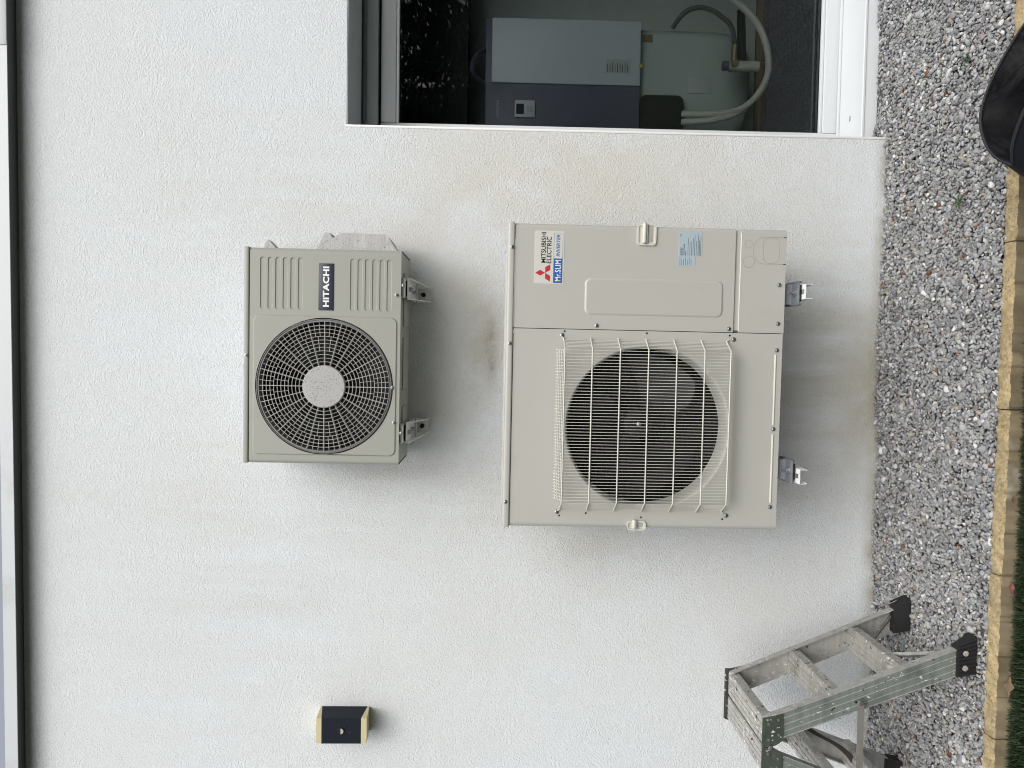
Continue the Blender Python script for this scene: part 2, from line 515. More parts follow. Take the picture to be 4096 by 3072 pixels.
# ---- gravel stones
def ico(sub):
    bm = bmesh.new()
    bmesh.ops.create_icosphere(bm, subdivisions=sub, radius=1)
    v = np.array([p.co[:] for p in bm.verts]); f = np.array([[q.index for q in p.verts] for p in bm.faces])
    bm.free()
    return v, f
def stones_mesh(name, pos, sub, size, tilt, label_kind='stuff'):
    bv, bf = ico(sub)
    N = len(pos)
    tm = []
    for k in range(24):                       # 24 angular templates: cut by random planes
        p = bv.copy()
        for _ in range(7):
            nrm = rng.normal(size=3); nrm /= np.linalg.norm(nrm)
            d = rng.uniform(.52, .85)
            s = p @ nrm
            p = p - np.outer(np.maximum(s - d, 0), nrm)
        tm.append(p)
    tm = np.array(tm)
    V = tm[rng.integers(0, 24, N)]
    sc = size * np.exp(rng.normal(0, .27, N))[:, None] * np.stack([rng.uniform(.85, 1.35, N), rng.uniform(.65, 1.0, N), rng.uniform(.40, .72, N)], 1)
    V = V * sc[:, None, :]
    a = rng.uniform(0, 2 * np.pi, N); tx = rng.normal(0, tilt, N); ty = rng.normal(0, tilt, N)
    def rot(ax, t):
        c, s = np.cos(t), np.sin(t); M = np.zeros((N, 3, 3)); i, j = [(1, 2), (2, 0), (0, 1)][ax]
        M[:, ax, ax] = 1; M[:, i, i] = c; M[:, j, j] = c; M[:, i, j] = -s; M[:, j, i] = s
        return M
    RM = rot(0, tx) @ rot(1, ty) @ rot(2, a)
    V = np.einsum('nij,nvj->nvi', RM, V) + pos[:, None, :]
    nv = bv.shape[0]
    F = (bf[None] + (np.arange(N) * nv)[:, None, None]).reshape(-1, 3)
    # tints
    base = np.array([.282, .287, .289])
    lum = np.exp(rng.normal(0, .24, N))[:, None]
    col = base * lum * (1 + rng.normal(0, .018, (N, 3)))
    u = rng.random(N)
    col[u < .035] = np.array([.62, .61, .59]) * rng.uniform(.75, 1.1, ((u < .035).sum(), 1))
    q = (u > .055) & (u < .064); col[q] = np.array([.17, .085, .05]) * rng.uniform(.6, 1.4, (q.sum(), 1))
    q = (u > .070) & (u < .12); col[q] = np.array([.32, .29, .235]) * rng.uniform(.7, 1.3, (q.sum(), 1))
    q = (u > .145) & (u < .17); col[q] = np.array([.10, .105, .115]) * rng.uniform(.7, 1.3, (q.sum(), 1))
    col = np.clip(col, .02, .8)
    me = bpy.data.meshes.new(name)
    me.vertices.add(N * nv); me.vertices.foreach_set('co', V.astype(np.float32).ravel())
    nf = len(F)
    me.loops.add(nf * 3); me.loops.foreach_set('vertex_index', F.astype(np.int32).ravel())
    me.polygons.add(nf)
    me.polygons.foreach_set('loop_start', np.arange(0, nf * 3, 3, dtype=np.int32))
    me.update(calc_edges=True)
    at = me.attributes.new('stone_tint', 'FLOAT_COLOR', 'POINT')
    cc = np.concatenate([np.repeat(col, nv, 0), np.ones((N * nv, 1))], 1).astype(np.float32)
    at.data.foreach_set('color', cc.ravel())
    me.materials.append(M_GRAVEL)
    o = bpy.data.objects.new(name, me)
    COL.objects.link(o)
    return tag(o, kind=label_kind)
def gheight(x, y):
    h = .0035 * np.sin(x * 17 + 2 * np.sin(x * 5)) * np.clip((y - 2.8) / .1, 0, 1) + .004 * np.sin(x * 3.1 + 1) + .005 * np.sin(x * 7.3 + y * 5) + .004 * np.sin(y * 9 + x * 2)
    return h - .010 * np.clip((-.82 - x) / .25, 0, 1) * np.clip((y - 2.7) / .2, 0, 1)
def scatter(x0, x1, y0, y1, sp, zoff, zj):
    nx, ny = int((x1 - x0) / sp), int((y1 - y0) / sp)
    gx, gy = np.meshgrid(np.arange(nx), np.arange(ny))
    x = x0 + (gx + .5 * (gy % 2) + rng.uniform(-.42, .42, gx.shape)) * sp
    y = y0 + (gy + .5 + rng.uniform(-.42, .42, gx.shape)) * sp
    z = gheight(x, y) + zoff + rng.uniform(-zj, zj, gx.shape)
    return np.stack([x.ravel(), y.ravel(), z.ravel()], 1)
top = np.concatenate([scatter(-1.85, 1.80, 2.222, 2.944, .0118, -.003, .0045), scatter(.925, 1.80, 2.944, 3.056, .0118, -.003, .0045)])
stones_mesh('gravel', top, 2, .0079, .42)
low = np.concatenate([scatter(-1.85, 1.80, 2.222, 2.944, .0145, -.0115, .003), scatter(.925, 1.80, 2.944, 3.056, .0145, -.0115, .003)])
stones_mesh('gravel', low, 1, .0095, .4)
out = np.concatenate([scatter(-3.2, -1.85, 2.222, 2.944, .0155, -.005, .004), scatter(1.80, 3.2, 2.222, 2.944, .0155, -.005, .004), scatter(1.80, 2.34, 2.944, 3.056, .0155, -.005, .004)])
stones_mesh('gravel', out, 1, .0105, .4)
loose = np.stack([rng.uniform(-1.7, 1.2, 26), rng.uniform(2.205, 2.222, 26), np.full(26, .012)], 1)
stones_mesh('gravel', loose, 2, .008, .3)

# ---- kerb: long blocks with four scored faces each
kerb = bpy.data.objects.new('kerb', None)
COL.objects.link(kerb)
tag(kerb, kind='structure')
def kerb_block(x0, x1, k):
    rr = random.Random(k)
    n = 64
    mb = MB()
    rings = []
    yo = rr.uniform(-.003, .003); zo = rr.uniform(-.002, .002); tw = rr.uniform(-.004, .004)
    for i in range(n + 1):
        u = i / n
        x = x0 + (x1 - x0) * u
        seg = u * 4
        dj = abs(seg - round(seg)) * (x1 - x0) / 4          # distance to a score line
        end = u < .01 or u > .99
        g = math.exp(-(dj / .0042) ** 2) if not end else 1.0
        wob = lambda s: (math.sin(x * 61 + s * 5 + k) + math.sin(x * 143 + s * 11) + rr.uniform(-1.3, 1.3)) * .0011
        yf = 2.166 + yo + tw * (u - .5) + g * .0055 + wob(1)
        yb = 2.2175 + yo + tw * (u - .5) - g * .001 + wob(2)
        z = .011 + zo - g * .003
        rings.append([(x, yf + .002, -.13), (x, yf, -.05), (x, yf + wob(3) * .4, z - .007 + wob(7)), (x, yf + .0045, z - .0015 + wob(4)),
                      (x, yf + .016, z + wob(5) * 1.3), (x, yf + .030, z + .0005 + wob(6) * 1.5), (x, yb - .006, z - .0005 + wob(8)), (x, yb, z - .006), (x, yb, -.13)])
    mb.loft(rings)
    return mb.build('kerb_stone', M_KTOP, kerb, mats=[M_KFACE], midx=lambda p: 1 if (p.center.z < .002 and p.center.y < 2.19) else 0)
for k in range(-9, 10):
    a = .3775 + .525 * k
    kerb_block(a + .0018, a + .525 - .0018, k + 20)

# ---- grass blades along the kerb
def grass():
    n1, n2 = 16000, 22000
    x = np.concatenate([rng.uniform(-1.75, 1.25, n1), rng.uniform(-1.9, 1.4, n2)])
    y = np.concatenate([2.163 - np.abs(rng.normal(0, .035, n1)), rng.uniform(1.55, 2.16, n2)])
    N = n1 + n2
    h = rng.uniform(.014, .036, N)
    a = rng.uniform(0, 2 * np.pi, N)
    lean = rng.uniform(.1, .95, N) * h
    dx, dy = np.cos(a), np.sin(a)
    wd = rng.uniform(.0008, .0016, N)
    z0 = -.056
    px, py = -dy * wd, dx * wd
    V = np.zeros((N, 5, 3))
    V[:, 0] = np.stack([x + px, y + py, np.full(N, z0)], 1)
    V[:, 1] = np.stack([x - px, y - py, np.full(N, z0)], 1)
    mx, my, mz = x + dx * lean * .35, y + dy * lean * .35, z0 + h * .62
    V[:, 2] = np.stack([mx + px * .8, my + py * .8, mz], 1)
    V[:, 3] = np.stack([mx - px * .8, my - py * .8, mz], 1)
    V[:, 4] = np.stack([x + dx * lean, y + dy * lean, z0 + h], 1)
    f = np.array([[0, 1, 3], [0, 3, 2], [2, 3, 4]])
    F = (f[None] + (np.arange(N) * 5)[:, None, None]).reshape(-1, 3)
    me = bpy.data.meshes.new('grass')
    me.vertices.add(N * 5); me.vertices.foreach_set('co', V.astype(np.float32).ravel())
    nf = len(F)
    me.loops.add(nf * 3); me.loops.foreach_set('vertex_index', F.astype(np.int32).ravel())
    me.polygons.add(nf); me.polygons.foreach_set('loop_start', np.arange(0, nf * 3, 3, dtype=np.int32))
    me.update(calc_edges=True)
    col = np.array([.016, .033, .011]) * np.exp(rng.normal(0, .35, (N, 1))) * (1 + rng.normal(0, .12, (N, 3)))
    q = rng.random(N) < .04
    col[q] = np.array([.09, .085, .035])
    at = me.attributes.new('blade_tint', 'FLOAT_COLOR', 'POINT')
    at.data.foreach_set('color', np.concatenate([np.repeat(np.clip(col, .004, .4), 5, 0), np.ones((N * 5, 1))], 1).astype(np.float32).ravel())
    me.materials.append(M_GRASS)
    o = bpy.data.objects.new('grass', me)
    COL.objects.link(o)
    tag(o, kind='stuff')
grass()

# ================================================================== HOUSE
house = thing('house', (0, 0, 0), 'white rough-rendered house wall with a recessed glazed door and flat roof edge', 'house')
WX, HX0, HX1, HZ = 2.95, .922, 2.34, 2.227
mb = MB()
XL, XR, ZT = -6, 6, 3.544
# front skin around the opening, then reveals
mb.add([(XL, WX, -.022), (HX0, WX, -.022), (HX0, WX, HZ), (HX1, WX, HZ), (HX1, WX, -.022), (XR, WX, -.022), (XR, WX, ZT), (HX1, WX, ZT), (HX0, WX, ZT), (XL, WX, ZT), (XL, WX, HZ), (XR, WX, HZ)],
       [(0, 1, 2, 10), (10, 2, 8, 9), (2, 3, 7, 8), (3, 11, 6, 7), (4, 5, 11, 3)])
D = 3.32
mb.add([(XL, D, -.022), (HX0, D, -.022), (HX0, D, HZ), (HX1, D, HZ), (HX1, D, -.022), (XR, D, -.022), (XR, D, ZT), (HX1, D, ZT), (HX0, D, ZT), (XL, D, ZT), (XL, D, HZ), (XR, D, HZ)],
       [(0, 10, 2, 1), (10, 9, 8, 2), (2, 8, 7, 3), (3, 7, 6, 11), (4, 3, 11, 5)])
o = len(mb.v) - 24
for a, b in ((1, 2), (3, 4), (0, 1), (4, 5), (5, 11), (11, 6), (9, 10), (10, 0), (6, 7), (7, 8), (8, 9)):
    mb.f.append((o + a, o + b, o + 12 + b, o + 12 + a))
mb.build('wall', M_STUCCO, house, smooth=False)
MB().box(HX0 + .001, HX1 - .001, 2.953, 3.245, HZ - .004, HZ + .002).build('lintel_soffit', M_ALU_W, house, smooth=False)
mb = MB(); mb.box(XL, HX0 - .004, 2.965, 3.3, -.13, -.0225); mb.box(HX1 + .004, XR, 2.965, 3.3, -.13, -.0225)
mb.build('plinth', M_PLINTH, house, smooth=False)
MB().rbox(HX0 - .004, HX0 + .006, 2.9465, 2.962, .0, HZ + .004, .003).build('corner_bead', M_BEAD, house)
# roof edge
MB().box(XL, XR, 2.886, 3.2, 3.546, 3.5515).build('soffit_board', M_SOFFIT, house, smooth=False)
f1 = MB().rbox(1.182, 6, 2.8765, 2.8812, 3.5352, 3.590, .0015).build('fascia_board', M_ALU_W, house)
f2 = MB().loft([[(x, y, z + dz) for y, z in ((2.8815, 3.5372), (2.8850, 3.5372), (2.8850, 3.5872), (2.8815, 3.5872))] for x, dz in ((1.200, 0), (-1.8, -.0073), (-6, -.0073))]).build('fascia_board', M_ALU_W, house)
MB().box(-6.1, 6.1, 2.893, 7.0, 3.5525, 3.5845).build('roof', M_SOFFIT, house, smooth=False)
# glazed door
win = MB()
FX0, FX1 = .985, 2.30
GX0, GX1, GZ0, GZ1 = 1.037, 2.24, .137, 2.060
FY = 3.25
# outer frame (head, jambs, bottom) butted
win.rbox(HX0 + .002, GX0 - .003, FY, FY + .07, .058, 2.138, .004)
win.rbox(GX1 + .012, HX1 - .002, FY, FY + .07, .058, 2.138, .004)
win.rbox(GX0 - .0027, GX1 + .0118, FY, FY + .07, .058, GZ0 - .010, .004)
win.rbox(GX0 - .0027, GX1 + .0118, FY, FY + .07, GZ1 + .010, 2.138, .010, 3)
wf = win.build('window', M_PVC, house)
# glazing beads
gb = MB()
gb.rbox(GX0 - .0028, GX0 + .001, FY + .008, FY + .030, GZ0 - .009, GZ1 + .009, .003)
gb.rbox(GX1 - .001, GX1 + .011, FY + .008, FY + .030, GZ0 - .009, GZ1 + .009, .003)
gb.rbox(GX0 + .0012, GX1 - .0012, FY + .008, FY + .030, GZ0 - .009, GZ0 + .002, .003)
gb.rbox(GX0 + .0012, GX1 - .0012, FY + .008, FY + .030, GZ1 - .002, GZ1 + .009, .003)
gb.build('glazing_bead', M_PVC, wf)
MB().box(GX0 - .008, GX1 + .008, FY + .034, FY + .058, GZ0 - .007, GZ1 + .007).build('pane', M_GLASS, wf, smooth=False)
sp_ = MB()
sp_.box(GX0 - .004, GX1 + .004, FY + .040, FY + .052, GZ0 - .006, GZ0 + .006)
sp_.build('spacer_bar', M_RUBBER, wf, smooth=False)
MB().rbox(HX0 + .002, HX1 - .002, FY + .006, FY + .070, 2.151, 2.202, .005).build('head_profile', M_PVC, wf)
MB().rbox(HX0 + .002, HX1 - .002, FY + .024, FY + .070, 2.2035, 2.2225, .003).build('head_strip', M_PVC, wf)
MB().box(HX0 + .002, HX1 - .002, FY + .045, FY + .072, 2.135, 2.153).build('slot_shadow_strip', M_RUBBER, wf, smooth=False)
# sloping sill and its upstand
sl = MB()
sx0, sx1 = HX0 + .008, HX1 - .004
pr = [(3.075, .046), (3.062, .0465), (3.058, .0435), (3.058, .036), (3.062, .034), (3.10, .036), (3.262, .044), (3.262, .056), (3.20, .0535), (3.15, .0505)]
sl.loft([[(x, p[0], p[1]) for p in pr] for x in (sx0, sx1)])
sl.build('sill', M_PVC, house)
MB().rbox(sx0, sx1, 3.238, 3.2495, .0555, .0665, .003).build('sill_upstand', M_PVC, house)
MB().rbox(sx0, sx1, 3.062, 3.076, -.10, .0338, .002).build('sill_apron', M_PVC, house)
MB().rbox(1.058, 1.082, 3.150, 3.156, .0490, .0520, .001).build('drain_slot', M_HOLE, house)

# ---- the room behind the glass
RX0, RX1, RY1, RZ0, RZ1 = .30, 3.4, 4.16, .050, 2.45
MB().box(RX0, RX1, RY1, RY1 + .1, RZ0, RZ1).build('room_back_wall', M_RWALL, house, smooth=False)
MB().box(RX0 - .1, RX0, 3.33, RY1, RZ0, RZ1).build('room_side_wall', M_RWALL, house, smooth=False)
MB().box(RX1, RX1 + .1, 3.33, RY1, RZ0, RZ1).build('room_side_wall', M_RWALL, house, smooth=False)
MB().box(RX0 - .1, RX1 + .1, 3.33, RY1 + .1, RZ1, RZ1 + .1).build('room_ceiling', M_RWALL, house, smooth=False)
MB().box(RX0 - .1, RX1 + .1, 3.33, RY1 + .1, RZ0 - .1, RZ0).build('room_floor', M_RFLOOR, house, smooth=False)
MB().box(RX0, RX1, 3.86, RY1 - .002, 1.775, RZ1 - .002).build('bulkhead', M_RDARK, house, smooth=False)
t0 = None
for i in range(10):
    x = .9 + i * .205
    b = MB().rbox(x, x + .200, RY1 - .012, RY1 - .002, RZ0 + .001, RZ0 + .075, .002)
    b.build('skirting_tile', M_TILE, house)

# ================================================================== INDOOR HEATING UNIT
hu = thing('heating_unit', (1.45, 3.9, RZ0), 'tall white and dark blue indoor heating cabinet seen dimly through the glass door', 'heating unit')
MB().rbox(1.14, 1.745, 3.76, 4.155, .870, 1.678, .006).build('cabinet', M_UNAVY, hu)
MB().rbox(1.412, 1.742, 3.744, 3.7595, .872, 1.646, .005).build('front_door', M_UWHITE, hu)
sp = MB().rbox(1.142, 1.4095, 3.746, 3.7595, .872, 1.6765, .005).build('side_panel', M_UNAVY, hu)
# tank with bulging underside
rings = []
for k in range(13):
    t = k / 12
    z = .868 - (.868 - .24) * t
    e = max(0, (t - .62) / .38)
    inset = .18 * (1 - math.sqrt(max(0, 1 - e * e)))
    rings.append([(x, y, z) for x, y in rrect(1.15 + inset * 1.2, 1.74 - inset * .5, 3.80 + inset * .6, 4.15, .05, 4)])
MB().loft(rings).build('tank', M_UGREY, hu)
MB().rbox(1.145, 1.375, 3.735, 3.80, .636, .868, .035, 4).build('insulation_block', M_UBLACK, hu)
ctl = MB().rbox(1.234, 1.322, 3.735, 3.745, 1.418, 1.523, .004).build('control_panel', M_UWHITE, hu)
MB().box(1.250, 1.302, 3.7335, 3.7352, 1.476, 1.516).build('screen', M_LCD, ctl, smooth=False)
kb = MB().rbox(1.262, 1.292, 3.7335, 3.7352, 1.432, 1.462, .0006).build('button_pad', M_INDLABEL, ctl)
text('unit_lettering', 'HITACHI', 1.238, 1.322, 1.606, 1.619, 3.7452, M_INDLABEL, hu, .01)
lab = MB().box(1.474, 1.545, 3.7425, 3.7438, .925, 1.052).build('data_label', M_INDLABEL, hu, smooth=False)
for i in range(9):
    z = 1.045 - i * .013
    MB().box(1.479, 1.479 + random.uniform(.035, .06), 3.7418, 3.7426, z - .003, z).build('printed_line', M_INK, lab, smooth=False)
MB().prism([(1.503, .862), (1.527, .862), (1.515, .884)], 3.742, 3.7438).build('warning_triangle', M_YELLOW, hu, smooth=False)
MB().rbox(1.66, 1.70, 3.795, 3.803, .80, .85, .002).build('paper_tag', M_DRYLEAF, hu)
MB().rbox(1.400, 1.488, 3.795, 3.802, .478, .610, .002).build('pale_sticker', M_INDLABEL, hu)
def spl(pts, n=6):
    P = [Vector(p) for p in pts]; outp = []
    for i in range(len(P) - 1):
        p0, p1, p2, p3 = P[max(0, i - 1)], P[i], P[i + 1], P[min(len(P) - 1, i + 2)]
        for k in range(n):
            t = k / n
            outp.append(.5 * ((2 * p1) + (p2 - p0) * t + (2 * p0 - 5 * p1 + 4 * p2 - p3) * t * t + (3 * p1 - p0 - 3 * p2 + p3) * t ** 3))
    outp.append(P[-1])
    return outp
MB().tube(spl([(1.90, 3.62, .60), (1.802, 3.62, .437), (1.731, 3.62, .346), (1.647, 3.62, .285), (1.537, 3.62, .250), (1.438, 3.62, .249), (1.35, 3.62, .288), (1.274, 3.62, .362), (1.244, 3.63, .459), (1.246, 3.66, .561), (1.258, 3.70, .66)]), .0165, 10).build('white_hose', M_HOSE, hu)
MB().tube(spl([(1.27, 3.635, .352), (1.222, 3.63, .456), (1.208, 3.65, .56), (1.216, 3.70, .66)]), .0165, 10).build('white_hose', M_HOSE, hu)
MB().tube(spl([(1.728, 3.78, .70), (1.772, 3.74, .667), (1.801, 3.72, .616), (1.801, 3.71, .539), (1.753, 3.70, .46), (1.692, 3.69, .413), (1.591, 3.68, .400)]), .012, 8).build('dark_hose', M_HOSEDK, hu)
vl = MB(); vl.tube([(1.60, 3.675, .402), (1.51, 3.665, .41)], .016, 10); vl.tube([(1.495, 3.70, .415), (1.495, 3.62, .415)], .018, 10)
vl.build('brass_valve', M_BRASS, hu)
MB().tube([(1.49, 3.655, .468), (1.49, 3.655, .440)], .024, 12).build('blue_knob', M_UNAVY, hu)
MB().tube([(1.49, 3.655, .438), (1.49, 3.655, .39), (1.49, 3.655, .287)], [.016, .026, .026], 14).build('filter_cup', M_HOSE, hu)
MB().tube([(1.80, 3.72, .36), (1.53, 3.70, .355)], .021, 10).build('lagged_pipe', M_UBLACK, hu)
MB().tube(spl([(1.66, 3.95, 1.678), (1.648, 3.93, 1.70), (1.601, 3.9, 1.735), (1.528, 3.9, 1.755), (1.49, 3.95, 1.70), (1.49, 3.97, 1.678)]), .014, 8).build('top_pipe', M_UNAVY, hu)

# ================================================================== screws (shared)
def screw_mesh(mb, x, y, z, r=.0075):
    mb.lathe([(r, y), (r, y - .0012), (r * .72, y - .0016), (r * .68, y - .0042), (r * .45, y - .0052), (0.0004, y - .0052)], x, z, 14)
    return mb
def screws(parent, pts, y, r=.0075, dark=True):
    first = None
    for (x, z) in pts:
        s = screw_mesh(MB(), x, y, z, r).build('screw', M_STEEL, parent)
        c = MB().disc(x, z, y - .0056, r * .33, 8, .0003).build('drive_recess', M_HOLE, s, smooth=False)

# ================================================================== LARGE OUTDOOR UNIT
TILT = R(.33)
LU = thing('outdoor_unit', (-.077, 2.62, .611), 'large ivory outdoor air conditioner with square wire guard over its fan, lower on the wall', 'air conditioner', 'outdoor air conditioners', TILT)
YF, YB = 2.45, 2.78
UX0, UX1, UZ0, UZ1, SX = -.602, .448, .611, 1.549, .0884
def edge_profile(x0, x1, left, right, y0=YF, yb=YB, r=.016):
    p = []
    if left:
        p += [(x0, yb)] + [(x0 + r - r * math.cos(R(a)), y0 + r - r * math.sin(R(a))) for a in range(0, 91, 15)]
    else:
        p += [(x0, y0 + .012), (x0, y0)]
    if right:
        p += [(x1 - r + r * math.sin(R(a)), y0 + r - r * math.cos(R(a))) for a in range(0, 91, 15)] + [(x1, yb)]
    else:
        p += [(x1, y0), (x1, y0 + .012)]
    return p
def panel(name, x0, x1, z0, z1, left, right, mat, parent, y0=YF, yb=YB):
    mb = MB()
    pr = edge_profile(x0, x1, left, right, y0, yb)
    t = .0015
    mb.loft([[(p[0], p[1], z) for p in pr] for z in (z0, z1)], closed=False)
    # turned-in top and bottom lips
    for z in (z0, z1):
        n = len(pr)
        vs = [(p[0], p[1], z) for p in pr] + [(p[0] + (.01 if p[0] < (x0 + x1) / 2 else -.01), p[1] + .012, z) for p in pr]
        mb.add(vs, [(i, i + 1, n + i + 1, n + i) for i in range(n - 1)])
    return mb.build(name, mat, parent)
FC, FZ, FR = -.2500, 1.0750, .2885
# fan panel with round opening
mb = MB()
mb.holed([[(UX0 + .016, UZ0), (SX - .0012, UZ0), (SX - .0012, UZ1 - .001), (UX0 + .016, UZ1 - .001)], circ(FC, FZ, FR)], YF)
pr = [p for p in edge_profile(UX0, SX, True, False)][:8]
mb.loft([[(p[0], p[1], z) for p in pr] for z in (UZ0, UZ1 - .001)], closed=False)
mb.add([(SX - .0012, YF, UZ0), (SX - .0012, YF, UZ1), (SX - .0012, YF + .012, UZ1), (SX - .0012, YF + .012, UZ0)], [(0, 1, 2, 3)])
fp = mb.build('fan_panel', M_BEIGE, LU)
mb = MB()
prof = [(FR, YF)] + [(FR - .0125 * math.sin(R(a)), YF + .050 * (1 - math.cos(R(a)))) for a in range(10, 91, 10)] + [(FR - .0130, YF + .085)]
mb.lathe(prof, FC, FZ, 96)
mb.build('bell_mouth', M_BEIGE, LU)
# body behind
mb = MB()
mb.box(UX0 + .004, UX1 - .004, YF + .012, YB, UZ0, UZ0 + .004)
mb.build('base_pan', M_BEIGE, LU, smooth=False)
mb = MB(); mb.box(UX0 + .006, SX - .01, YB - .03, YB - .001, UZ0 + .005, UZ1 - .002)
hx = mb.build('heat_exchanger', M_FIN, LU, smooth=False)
tb0 = MB().tube([(UX0 + .02, YB - .034, UZ0 + .05), (SX - .02, YB - .034, UZ0 + .05)], .0011, 5).build('exchanger_tube', M_TUBE, hx)
for i in range(1, 42):
    dup(tb0, hx, (0, 0, i * .021))
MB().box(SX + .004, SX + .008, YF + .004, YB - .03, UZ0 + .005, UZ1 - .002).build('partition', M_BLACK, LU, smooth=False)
panel('service_panel', SX + .0012, UX1, .7862, UZ1 - .001, False, True, M_BEIGE, LU)
panel('lower_cover', SX + .0012, UX1 - .0005, UZ0 - .002, .7670, False, True, M_BEIGE, LU, YF - .0005)
panel('joint_strip', SX + .0020, UX1 - .002, .7655, .7875, False, True, M_BEIGE, LU, YF + .006)
MB().tube([(SX + .004, YF + .001, .7670), (UX1 - .017, YF + .001, .7665)], .0022, 6).build('cover_edge', M_BEIGE_LT, LU)
# lid with a turned-down rim and pressed ribs
lid = MB().rbox(UX0 - .003, UX1 + .003, YF - .006, YB + .012, UZ1 + .0005, UZ1 + .0235, .006, 3).build('lid', M_BEIGE, LU)
rb0 = MB().rbox(UX0 + .06, UX1 - .10, YF + .045, YF + .060, UZ1 + .0225, UZ1 + .0275, .002).build('lid_rib', M_BEIGE, lid)
for i in range(1, 5):
    dup(rb0, lid, (0, i * .062, 0))
# raised field on the service panel
def raised(name, loop_o, loop_i, y0, h, mat, parent, holes=()):
    mb = MB()
    n = len(loop_o)
    mb.loft([[(p[0], y0, p[1]) for p in loop_o], [(a[0] * .35 + b[0] * .65, y0 - h * .85, a[1] * .35 + b[1] * .65) for a, b in zip(loop_o, loop_i)], [(p[0], y0 - h, p[1]) for p in loop_i]], caps=False)
    mb.holed([loop_i] + list(holes), y0 - h)
    return mb.build(name, mat, parent)
raised('raised_field', rrect(.1385, .2665, .8245, 1.3060, .022), rrect(.1455, .2595, .8315, 1.2990, .016), YF + .0002, .0035, M_BEIGE, LU)
for a, b in ((-.2289, .0148), (-.5037, -.2619)):
    MB().tube([(a, YF + .0004, .6335), (b, YF + .0004, .6335)], .0036, 8).build('pressed_bead', M_BEIGE_LT, LU)
# carrying handles
def handle(x0, x1, z0, z1, flip):
    h = MB()
    h.loft([[(p[0], YF - .0005, p[1]) for p in rrect(x0, x1, z0, z1, .012)], [(p[0], YF - .006, p[1]) for p in rrect(x0, x1, z0, z1, .012)],
            [(p[0], YF - .006, p[1]) for p in rrect(x0 + .005, x1 - .005, z0 + .005, z1 - .005, .008)], [(p[0], YF - .0012, p[1]) for p in rrect(x0 + .006, x1 - .006, z0 + .006, z1 - .006, .007)]], caps=False)
    h.holed([rrect(x0 + .006, x1 - .006, z0 + .006, z1 - .006, .007)], YF - .0012)
    hm = h.build('handle', M_BEIGE_LT, LU)
    zm = (z0 + z1) / 2
    MB().rbox(x0 + .006, x1 + .0045, YF - .016, YF - .0005, zm + .002, zm + .015, .005, 3).build('grip', M_BEIGE_LT, hm)
    MB().rbox(x0 + .012, x1 - .008, YF - .0024, YF - .0010, zm - .022, zm - .004, .0005).build('grip_recess', M_BEIGE, hm)
    MB().rbox(x0 + .006, x1 + .002, YF - .010, YF - .0008, zm - .003, zm + .0015, .002).build('grip_ridge', M_BEIGE_LT, hm)
handle(.381, .4535, 1.064, 1.1305, False)
handle(-.6085, -.5745, 1.0715, 1.138, True)
screws(LU, [(.3639, 1.559), (.0346, 1.5605), (-.5146, 1.5643)], YF - .0065, .0068)
screws(LU, [(.1023, 1.2625), (.1011, .8011), (.2566, .630), (.123, .630), (.0305, .6305), (-.2447, .633), (-.519, .635)], YF - .001, .0072)
for x, z in ((.0802, 1.3719), (.0795, 1.0864), (.0781, .797), (-.5608, 1.3757), (-.5629, 1.0885), (-.565, .8016), (.056, 1.2805), (-.551, 1.2825)):
    MB().disc(x, z, YF - .0008, .0033, 12, .0006).build('hole', M_HOLE, LU, smooth=False)
# knock-outs scored in the lower cover
M_SCORE = varied('scored_paint', (.26, .26, .24), .5)
def ring(name, pts, y, r=.0005, closed=True):
    return MB().tube([(p[0], y, p[1]) for p in pts], r, 5, closed).build(name, M_SCORE, LU)
YK = YF - .0006
ring('knockout', circ(.3955, .7415, .0138, 32), YK)
ring('knockout', circ(.3343, .7391, .0200, 36), YK)
dsh = [(.4204, .610), (.4204, .6891)] + [(.3741 + .0463 * math.cos(R(a)), .689 + .0352 * math.sin(R(a))) for a in range(12, 169, 12)] + [(.3278, .6878), (.3278, .610)]
ring('knockout', dsh, YK, closed=False)
ring('knockout', rrect(.331, .418, .633, .690, .022), YK)
for x in (.4204, .3278):
    MB().box(x - .0012, x + .0012, YK - .0012, YK + .0008, .611, .619).build('cover_slot', M_HOLE, LU, smooth=False)
# fan
fan = MB(); fan.lathe([(.0005, 2.606), (.030, 2.608), (.052, 2.616), (.058, 2.635), (.058, 2.71)], FC, FZ, 36)
fan = fan.build('fan', M_BLACK, LU)
def blade(a0, cx, cz, r0, r1, y0, y1, sweep, wide, name, parent, mat):
    nr, na = 9, 9
    vs, fs = [], []
    for i in range(nr):
        u = i / (nr - 1)
        r = r0 + (r1 - r0) * u
        for j in range(na):
            v = j / (na - 1)
            a = a0 + sweep * u * u + wide * (.55 + .45 * math.sin(u * 2.4)) * (v - .5)
            y = y0 + (y1 - y0) * v + .012 * math.sin(v * math.pi) * u
            vs.append((cx + r * math.cos(a), y, cz + r * math.sin(a)))
    for i in range(nr - 1):
        for j in range(na - 1):
            k = i * na + j
            fs.append((k, k + 1, k + na + 1, k + na))
    return MB().add(vs, fs).build(name, mat, parent)
for k, a in enumerate((-42, 78, 198)):
    blade(R(a), FC, FZ, .055, .262, 2.605, 2.692, .35, 1.25, 'fan_blade', fan, M_BLADE)
MB().lathe([(.0085, 2.608), (.0085, 2.592), (.0060, 2.590), (.0005, 2.589)], FC, FZ, 12).build('hub_bolt', M_STEEL, fan)
MB().prism([(-.352, 1.175), (-.352, 1.255), (-.335, 1.262), (-.310, 1.225), (-.306, 1.195), (-.330, 1.165)], 2.70, 2.712).build('motor_stay', M_BLADE, LU)
MB().prism([(-.190, 1.175), (-.190, 1.255), (-.170, 1.235), (-.150, 1.20), (-.163, 1.165)], 2.70, 2.712).build('motor_stay', M_BLADE, LU)
